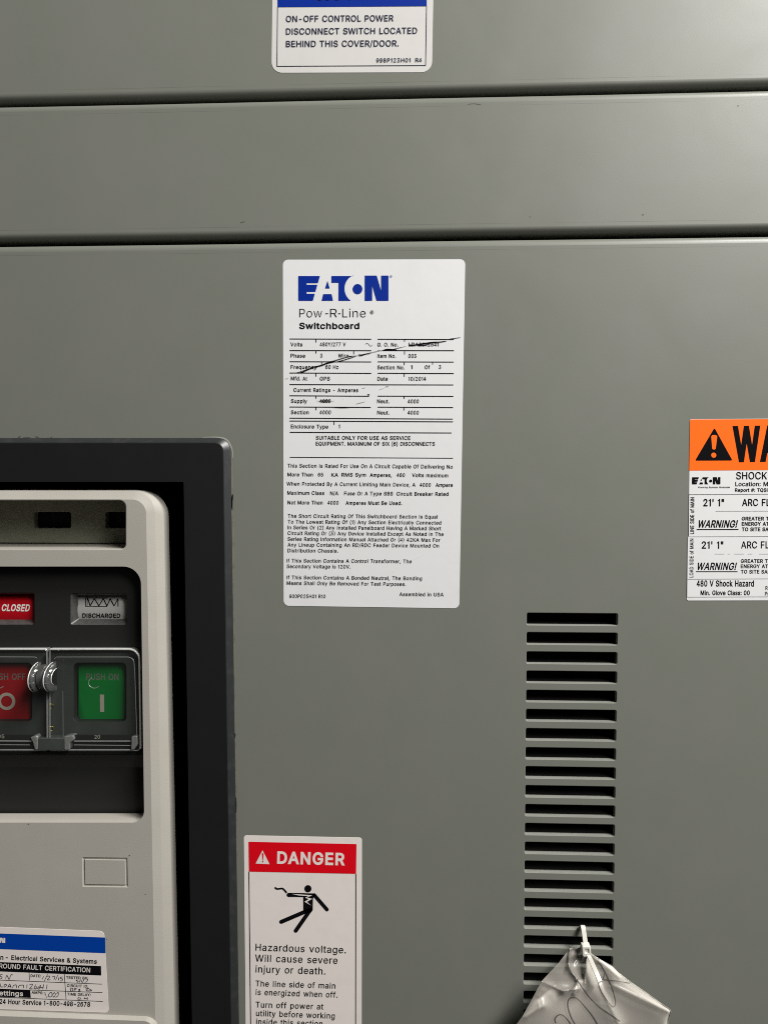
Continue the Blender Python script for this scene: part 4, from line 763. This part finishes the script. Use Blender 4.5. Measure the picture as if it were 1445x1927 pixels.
for pts, w in (([(440, 525), (640, 470), (850, 395), (1100, 325)], 14), ([(800, 420), (1000, 385), (1200, 320), (1440, 262)], 9), ([(1200, 1045), (1260, 1030), (1345, 1010)], 9), ([(1290, 808), (1350, 798)], 7), ([(130, 665), (190, 657)], 6), ([(1000, 970), (1012, 970)], 5)): p.ribbon(pts, tp(w), 4)
p.org, p.k = KB
for pts, w in (([(0, 350), (90, 325), (200, 300), (300, 290)], 12), ([(0, 362), (60, 345)], 5), ([(380, 285), (470, 262), (570, 235)], 9), ([(1000, 195), (1150, 165)], 9), ([(170, 865), (250, 838)], 5)): p.ribbon(pts, tp(w), 4)
p.pbuild("smear", SMEAR, st)
mb = MB()                                              # a raised crease and a small bubble in the vinyl
K3p = lambda x, y: P(520 + x/3.905, 800 + y/3.905, L1 + .00007)
mb.tube([K3p(850, 1082), K3p(930, 1020), K3p(1000, 988), K3p(1085, 945)], .00018, 6, .5); mb.build("crease", WHITE, st, smooth=60)
# --- danger sticker
st = sticker("danger_sticker", "narrow white sticker with a red DANGER band and an electric shock pictogram", (570, 1927),
    rr([(459, 1572), (681, 1576.3), (680.2, 2150), (464.5, 2150)], [5, 5, 8, 8], 5), L1 + .00006, WARMWHITE)
KD = ((440, 1560), 5.25)
p = Print(L2, *KD); p.shape([(147, 126), (1212, 149), (1208, 443), (152, 421)]); p.pbuild("red_band", RED, st)
p = Print(L3, *KD); p.shape(rr([(285, 210), (354, 348), (217, 342)], 4, 3), [(277, 240), (296, 240), (290, 312), (283, 312)], circle(286, 324, 8, 8, 12)); p.text("DANGER", (428, 338), (1097, 355), 112, 14, track=6); p.pbuild("heading", WARMWHITE, st)
p = Print(L2, *KD); p.line((151, 421), (168, 1927), 8); p.line((1206, 445), (1204, 1927), 8); p.line((168, 1927), (180, 3000), 8); p.line((1204, 1927), (1202, 3000), 8); p.line((180, 3000), (1202, 3000), 8); p.pbuild("border", INK, st)
p = Print(L2, *KD)
p.shape(circle(733, 590, 35, 36)); p.capsule((543, 651), (700, 653), 20); p.capsule((795, 652), (921, 796), 18)
p.shape([(545, 631), (795, 636), (806, 648), (783, 690), (781, 800), (768, 822), (716, 832), (688, 815), (687, 672)]); p.capsule((470, 917), (726, 808), 20); p.capsule((613, 1005), (756, 800), 20)
p.ribbon([(407, 575), (425, 592), (455, 590), (480, 588), (500, 603), (524, 631)], 17, 5, False)
p.pbuild("pictogram", INK, st)
p = Print(L3, *KD)
p.shape([(572, 641), (738, 652), (775, 656), (722, 676), (775, 690), (722, 720), (766, 756), (699, 719), (741, 693), (706, 679), (738, 663), (640, 656)]); p.pbuild("pictogram_spark", WARMWHITE, st)
p = Print(L2, *KD)
p.text("Hazardous voltage.", (216, 1201), (1108, 1228), 68, 3, track=14); p.text("Will cause severe", (212, 1308), (1025, 1332), 68, 3, track=14); p.text("injury or death.", (216, 1416), (905, 1438), 68, 3, track=14)
p.text("The line side of main", (216, 1553), (1003, 1577), 56, 4, track=14); p.text("is energized when off.", (218, 1638), (1025, 1666), 56, 4, track=14)
p.text("Turn off power at", (217, 1762), (886, 1783), 56, 4, track=14); p.text("utility before working", (221, 1847), (998, 1874), 56, 4, track=14); p.text("inside this section.", (222, 1930), (900, 1952), 56, 4, track=14)
p.pbuild("lettering", INK, st)
# --- arc flash warning sticker
st = thing("warning_sticker", "orange topped WARNING sticker with shock hazard table at the right edge", "sticker", P(1360, 1130, L1))
KW = ((1270, 770), 5.07)
def kw(pts): return [(1270 + x/5.07, 770 + y/5.07) for x, y in pts]
mb = MB(); mb.plate(kw(rr([(139, 96), (2300, 82), (2300, 1212), (127, 1214)], [16, 20, 0, 0], 5)), [], L1 + .00006, .00014, .00005, 2); mb.build("backing", WHITE, st, smooth=40)
mb = MB(); mb.plate(kw(rr([(121, 1212), (2300, 1206), (2300, 1822), (108, 1826)], [8, 0, 18, 18], 5)), [], L1 + .00001, .00014, .00005, 2); mb.build("lower_backing", WHITE, st, smooth=40)
p = Print(L2 + .00004, *KW); p.shape(rr([(141, 98), (2298, 84), (2298, 572), (133, 586)], [14, 0, 0, 0], 5)); p.pbuild("orange_band", ORANGE, st)
p = Print(L2 - .00002, *KW); p.shape(rr([(373, 178), (545, 490), (188, 491)], 16, 5), rr([(341, 245), (403, 245), (385, 385), (352, 385)], [22, 22, 14, 14], 5), circle(367, 438, 25, 25, 20))
p.text("WARNING", (550, 484), (812, 480), 300, 20, sx=262/375.0); p.pbuild("heading", INK, st)
p = Print(L2, *KW)
def GL(a, b, w, h=4): p.line(a, b, h)
GL((125, 814), (2296, 804), 0); GL((131, 818), (128, 1212), 0, 3); GL((124, 1217), (2296, 1209), 0, 4); GL((119, 1622), (2296, 1612), 0, 4); GL((118, 1222), (112, 1792), 0, 3); GL((112, 1793), (2296, 1784), 0, 4)
GL((385, 973), (1200, 971), 0, 3)
for a, b in ((375, 468), (500, 520), (560, 655), (690, 735), (800, 1200)): GL((a, 1382), (b, 1382), 0, 3)
p.pbuild("rules", GREYLINE, st)
p = Print(L2, *KW)
A_, B_ = 160, 430
logo(p, lambda x, y: (160 + (x - 250) * 270/1020.0, 648 + (y - 232) * 68/285.0)); p.text("Powering Business Worldwide", (218, 752), (520, 752), 15, 6, slant=.2, track=10)
p.text("SHOCK", (580, 668), (876, 668), 68, 5); p.text("Location: MS", (573, 733), (922, 733), 40, 6); p.text("Report #: TQSID", (570, 787), (912, 787), 32, 9)
p.text("LINE SIDE of MAIN", (178, 1190), (181, 840), 35, 8); p.text("LOAD SIDE of MAIN", (171, 1605), (174, 1235), 35, 8)
for dy, dx in ((0, 0), (405, -10)):
    p.text("21' 1\"", (268 + dx * 1.6, 924 + dy), (465 + dx * .7, 924 + dy), 66, 9); p.text("ARC FL", (637 + dx, 922 + dy), (905 + dx, 922 + dy), 65, 6)
    p.text("WARNING!", (210 + dx, 1127 + dy), (585 + dx, 1127 + dy), 66, 10, slant=.22); p.line((204 + dx * .8, 1147 + dy * .995), (603 + dx, 1147 + dy * .995), 8)
    p.text("GREATER T", (634 + dx, 1060 + dy), (892 + dx, 1060 + dy), 33, 11); p.text("ENERGY AT", (634 + dx, 1110 + dy), (894 + dx, 1110 + dy), 33, 11); p.text("TO SITE SAF", (635 + dx, 1162 + dy), (915 + dx, 1162 + dy), 33, 11)
p.text("480 V Shock Hazard", (204, 1690), (750, 1690), 55, 11); p.text("Min. Glove Class: 00", (241, 1773), (710, 1773), 42, 12); p.text("R", (860, 1722), (881, 1722), 34, 8); p.text("Pr", (855, 1777), (893, 1777), 34, 8)
p.pbuild("lettering", INK, st)
# --- certification sticker on the breaker
Ys = Yb
st = sticker("certification_sticker", "white and blue ground fault certification sticker with handwriting, low on the breaker", (100, 1900),
    rr([(-190, 1737), (196.5, 1752.3), (205.5, 1906), (-185, 1893)], [6, 9, 7, 6], 6), Ys - .00016, WARMWHITE)
KC = ((0, 1730), 6.568); Q2, Q3 = Ys - .00024, Ys - .00032
p = Print(Q2, *KC); p.shape([(-1200, 128), (1302, 225), (1308, 419), (-1195, 320)]); p.pbuild("blue_band", BLUE2, st)
p = Print(Q3, *KC); logo(p, lambda x, y: (-205 + (x - 250) * 275/1020.0, 218 + (y - 232) * 62/285.0 + (x - 250) * .012)); p.pbuild("logo", WARMWHITE, st)
p = Print(Q2, *KC)
p.shape([(-1150, 482), (1252, 578), (1255, 694), (-1150, 598)]); p.shape([(-1150, 815), (378, 872), (386, 970), (-1150, 915)])
for a, b in (((-1150, 705), (1265, 801)), ((380, 873), (1270, 905)), ((-1150, 915), (1275, 1015)), ((365, 655), (370, 755)), ((800, 678), (822, 990)), ((0, 1), (1, 1))):
    if b != (1, 1): p.line(a, b, 7)
p.text("- Electrical Services & Systems", (75, 497), (1201, 549), 54, 12); p.text("Eaton", (-160, 485), (47, 498), 54, 12)
p.text("24 Hour Service 1-800-498-2678", (0, 1042), (1118, 1080), 55, 12)
for s_, a, b in (("DATE:", (383, 712), (510, 716)), ("TESTED BY:", (822, 735), (1096, 742)), ("CIRCUIT ID:", (832, 833), (1095, 843)), ("TIME DELAY:", (836, 939), (1126, 949)), ("AMPS:", (395, 918), (541, 925))): p.text(s_, a, b, 31, 12)
p.pbuild("lettering", INK, st)
p = Print(Q3, *KC); p.text("GROUND FAULT CERTIFICATION", (-62, 600), (1118, 656), 56, 6); p.text("Settings", (-62, 935), (290, 948), 56, 10); p.pbuild("reversed_lettering", WARMWHITE, st)
p = Print(Q3 - .00002, *KC)
H = [[(40, 680), (15, 682), (8, 700), (30, 712), (28, 728), (0, 738)], [(75, 740), (85, 700), (92, 692), (105, 715), (120, 742), (135, 700), (150, 680), (165, 690)],
     [(530, 742), (545, 700)], [(548, 775), (598, 670)], [(585, 705), (615, 700), (620, 715), (590, 745), (630, 745)], [(650, 708), (685, 705), (670, 750)], [(690, 755), (725, 680)], [(735, 712), (728, 755)], [(785, 712), (755, 715), (752, 730), (780, 738), (770, 760), (745, 758)],
     [(965, 750), (945, 752), (975, 768), (955, 778)], [(985, 785), (1000, 745), (1025, 780), (1045, 740), (1080, 735), (1085, 760), (1050, 785)],
     [(8, 790), (15, 830), (45, 835)], [(60, 800), (55, 840)], [(60, 800), (90, 812), (60, 840)], [(100, 845), (125, 800), (145, 848)], [(108, 828), (140, 832)], [(165, 850), (170, 820), (205, 810), (210, 850)], [(235, 850), (240, 820), (280, 812), (295, 815), (300, 850)],
     [(340, 800), (338, 850)], [(365, 810), (405, 800), (400, 825), (370, 855), (410, 855)], [(450, 800), (428, 850), (455, 855), (460, 835), (440, 832)], [(505, 815), (470, 850), (495, 860), (500, 840), (480, 838)], [(510, 812), (505, 838), (540, 842)], [(545, 800), (535, 868)], [(588, 802), (582, 865)],
     [(560, 895), (568, 945)], [(590, 948), (580, 970)], [(605, 935), (625, 905), (650, 912), (640, 955), (605, 950), (612, 915)], [(655, 940), (675, 905), (690, 925), (675, 960), (655, 945)], [(700, 920), (725, 900), (722, 945), (690, 962)],
     [(880, 845), (878, 885)], [(878, 848), (905, 855), (900, 885), (878, 885)], [(925, 885), (925, 855), (950, 855), (928, 872)], [(1000, 860), (975, 865), (995, 872), (975, 885), (1005, 885)], [(1060, 858), (1100, 850), (1070, 880), (1140, 880), (1100, 855)],
     [(990, 960), (970, 970), (975, 995), (1000, 985), (992, 962)], [(1018, 985), (1024, 985)], [(1060, 962), (1045, 980), (1085, 975)], [(1085, 960), (1085, 998)]]
for h in H: p.ribbon(h, 7, 4)
p.pbuild("handwriting", MARKER, st)
# ================================================================ plastic bag hung on a cable tie
KG = ((940, 1680), 4.014)
def g2(x, y): return (940 + x/4.014, 1680 + y/4.014)
def seg_d(x, y, a, b):
    ax, ay = a; bx, by = b; t = max(0, min(1, ((x-ax)*(bx-ax) + (y-ay)*(by-ay)) / ((bx-ax)**2 + (by-ay)**2)))
    return math.hypot(x - ax - t*(bx-ax), y - ay - t*(by-ay)), t
FOLDS = [((530, 430), (520, 560), 22, .0020), ((520, 560), (590, 665), 26, .0018), ((590, 665), (560, 760), 40, .0018), ((320, 670), (480, 745), 30, .0016), ((480, 745), (600, 720), 45, .0018),
         ((610, 470), (625, 640), 22, -.0022), ((655, 500), (640, 680), 16, .0020), ((700, 460), (900, 640), 40, .0007), ((320, 670), (120, 991), 40, .0022), ((200, 940), (330, 850), 40, .0006), ((330, 850), (300, 780), 50, .0006),
         ((860, 700), (1280, 900), 60, .0014), ((750, 700), (900, 991), 80, .0016), ((420, 700), (300, 800), 50, -.0012)]
def bagY(X, Z):
    x, y = (X - 940) * 4.014, (Z - 1680) * 4.014
    d = math.hypot(x - 650, y - 440)
    h = .0045 + .016 * (1 - math.exp(-(d / 420.0) ** 1.5)) * (1 - .25 * max(0, (x - 900) / 400))
    for a, b, w, amp in FOLDS:
        q, t = seg_d(x, y, a, b); h += amp * 1.25 * math.exp(-q / (w * .62))
    ang = math.atan2(x - 650, y - 440); h += .0010 * math.sin(ang * 9) * math.exp(-d / 260)
    return -h
def sheet(outline, Yf, step, name, m, parent, dy=0.0):
    px = [g2(*q) for q in outline]; pts = [Vector(q) for q in px]; nb = len(pts)
    x0, x1 = min(q[0] for q in px), max(q[0] for q in px); y0, y1 = min(q[1] for q in px), max(q[1] for q in px)
    j = 0; y = y0
    while y < y1:
        x = x0 + (step / 2 if j % 2 else 0)
        while x < x1:
            if inside((x, y), px): pts.append(Vector((x, y)))
            x += step
        y += step * .87; j += 1
    r_ = delaunay_2d_cdt(pts, [], [list(range(nb))], 1, 1e-4)
    mb = MB(); mb.add([P(v.x, v.y, Yf(v.x, v.y) + dy) for v in r_[0]]); mb.f = [tuple(f_) for f_ in r_[2]]; mb.m = [0] * len(mb.f)
    return mb.build(name, m, parent, smooth=75)
def dense(pts, k=6):
    out = []
    for i in range(len(pts)):
        a, b = Vector(pts[i]), Vector(pts[(i+1) % len(pts)])
        out += [tuple(a.lerp(b, t / k)) for t in range(k)]
    return out
bag = thing("plastic_bag", "translucent plastic bag with faded marker scrawl, hanging over the lowest vent slots", "bag", P(*g2(650, 991), -.02))
front = [(612, 430), (625, 418), (655, 440), (690, 455), (720, 478), (780, 515), (848, 550), (905, 610), (985, 672), (1120, 765), (1230, 845), (1290, 888), (1285, 935), (1272, 991), (1290, 1180), (1330, 1500), (-60, 1500), (20, 1200), (128, 991), (170, 935), (245, 800), (315, 668), (440, 535), (490, 470), (522, 425), (545, 412), (580, 420)]
body = [(315, 668), (400, 712), (490, 755), (545, 740), (592, 662), (640, 640), (655, 500), (690, 475), (780, 522), (848, 556), (905, 612), (985, 674), (1120, 767), (1230, 847), (1285, 890), (1272, 991), (1290, 1180), (1325, 1495), (-55, 1495), (25, 1200), (130, 991), (170, 937), (245, 802)]
sheet(dense(front), bagY, 2.3, "bag_film", FILM2, bag)
sheet(dense(body), bagY, 2.6, "bag_back_film", FILM, bag, dy=.0022)
p = Print(lambda x, y: bagY(x, y) - .00025, *KG)
for pts, w in (([(735, 512), (770, 560), (815, 640), (855, 740), (875, 820), (868, 856), (848, 858), (810, 815), (765, 745), (742, 680)], 8),
               ([(590, 668), (625, 720), (680, 790), (750, 860), (830, 918), (908, 972)], 9), ([(425, 985), (417, 955), (440, 925), (470, 922), (505, 950), (540, 1000), (560, 1060)], 10),
               ([(580, 1010), (540, 940), (515, 860), (522, 805), (560, 790), (600, 812), (650, 868), (700, 930), (745, 1010), (760, 1080)], 9), ([(770, 655), (850, 662), (930, 674), (982, 684)], 6), ([(780, 655), (790, 600), (760, 530)], 5)):
    p.ribbon(pts, lambda t, w=w: w * (.75 + .25*math.sin(9*t)), 8)
p.pbuild("marker_scrawl", BAGINK, bag)
mb = MB()                                              # welded side seam at the right corner
mb.tube([P(*g2(x, y), bagY(*g2(x, y)) - .0004) for x, y in smooth_line([(905, 612), (985, 674), (1120, 767), (1230, 847), (1288, 890), (1278, 940), (1270, 991), (1290, 1180)], 6)], .0004, 6)
mb.build("bag_seam", FILM2, bag, smooth=60); mb = MB()
mb.tube([P(*g2(x, y), bagY(*g2(x, y)) - .0003) for x, y in smooth_line([(560, 720), (592, 664), (535, 590), (520, 520), (522, 450), (535, 428), (545, 420)], 6)], .00018, 6)
mb.build("bag_pleat", FILM2, bag, smooth=60)
tie = thing("cable_tie", "white nylon cable tie looped through a vent slot, holding the plastic bag", "cable tie", P(1103, 1792, -.006))
def strap(pts, w, th=.0011):
    "pts: (px, py, Y); flat strap"
    q = smooth_line(pts, 6); c = [P(x, y, Y) for x, y, Y in q]; mb = MB(); rings = []
    for i, pnt in enumerate(c):
        t = (c[min(i+1, len(c)-1)] - c[max(i-1, 0)]).normalized(); u = Vector((1, 0, 0)); u = (u - t * u.dot(t)).normalized(); n_ = t.cross(u)
        ww = w(i / (len(c)-1)) if callable(w) else w
        b = .15 * th
        rings.append([pnt + u * (sx * ww/2) + n_ * (sy * th/2) for sx, sy in ((-1, -.6), (-.86, -1), (.86, -1), (1, -.6), (1, .6), (.86, 1), (-.86, 1), (-1, .6))])
    mb.loft(rings)
    for rg in (rings[0], rings[-1]): a = mb.add(rg); mb.f.append(tuple(range(a, a+8))); mb.m.append(0)
    return mb
mb = strap([(1094, 1752, .008), (1095, 1746, .004), (1095.5, 1742.5, -.0005), (1096.5, 1745, -.003), (1098.5, 1758, -.0048), (1100.5, 1772, -.0062), (1102.5, 1788, -.0068)], .0029)
mb.build("strap_front", NYLON, tie, smooth=40)
mb = strap([(1093, 1790, .006), (1094, 1785, .001), (1095, 1782, -.002), (1098, 1786, -.0045), (1101, 1792, -.0055)], .0027); mb.build("strap_back", NYLON, tie, smooth=40)
mb = MB()
hp = [(1094.5, 1781.5), (1111, 1781), (1112.5, 1800.5), (1096, 1801.5)]
mb.plate(rr(hp, 3.2, 4), [rr([(1100, 1786.5), (1107, 1786.5), (1107.5, 1794), (1100.5, 1794)], 1, 2)], -.0105, .0046, .0005, back=True); mb.plate([(1099, 1785), (1109, 1785), (1109, 1796), (1099, 1796)], [], -.0098, .001)
mb.build("tie_head", NYLON, tie, smooth=40)
mb = strap([(1106, 1796, -.0100), (1110, 1804, -.0112), (1116, 1818, -.0128), (1123, 1834, -.0150), (1128.5, 1847.5, -.0182)], lambda t: .0023 + .0006 * t, .0009); mb.build("strap_tail", NYLON, tie, smooth=40)
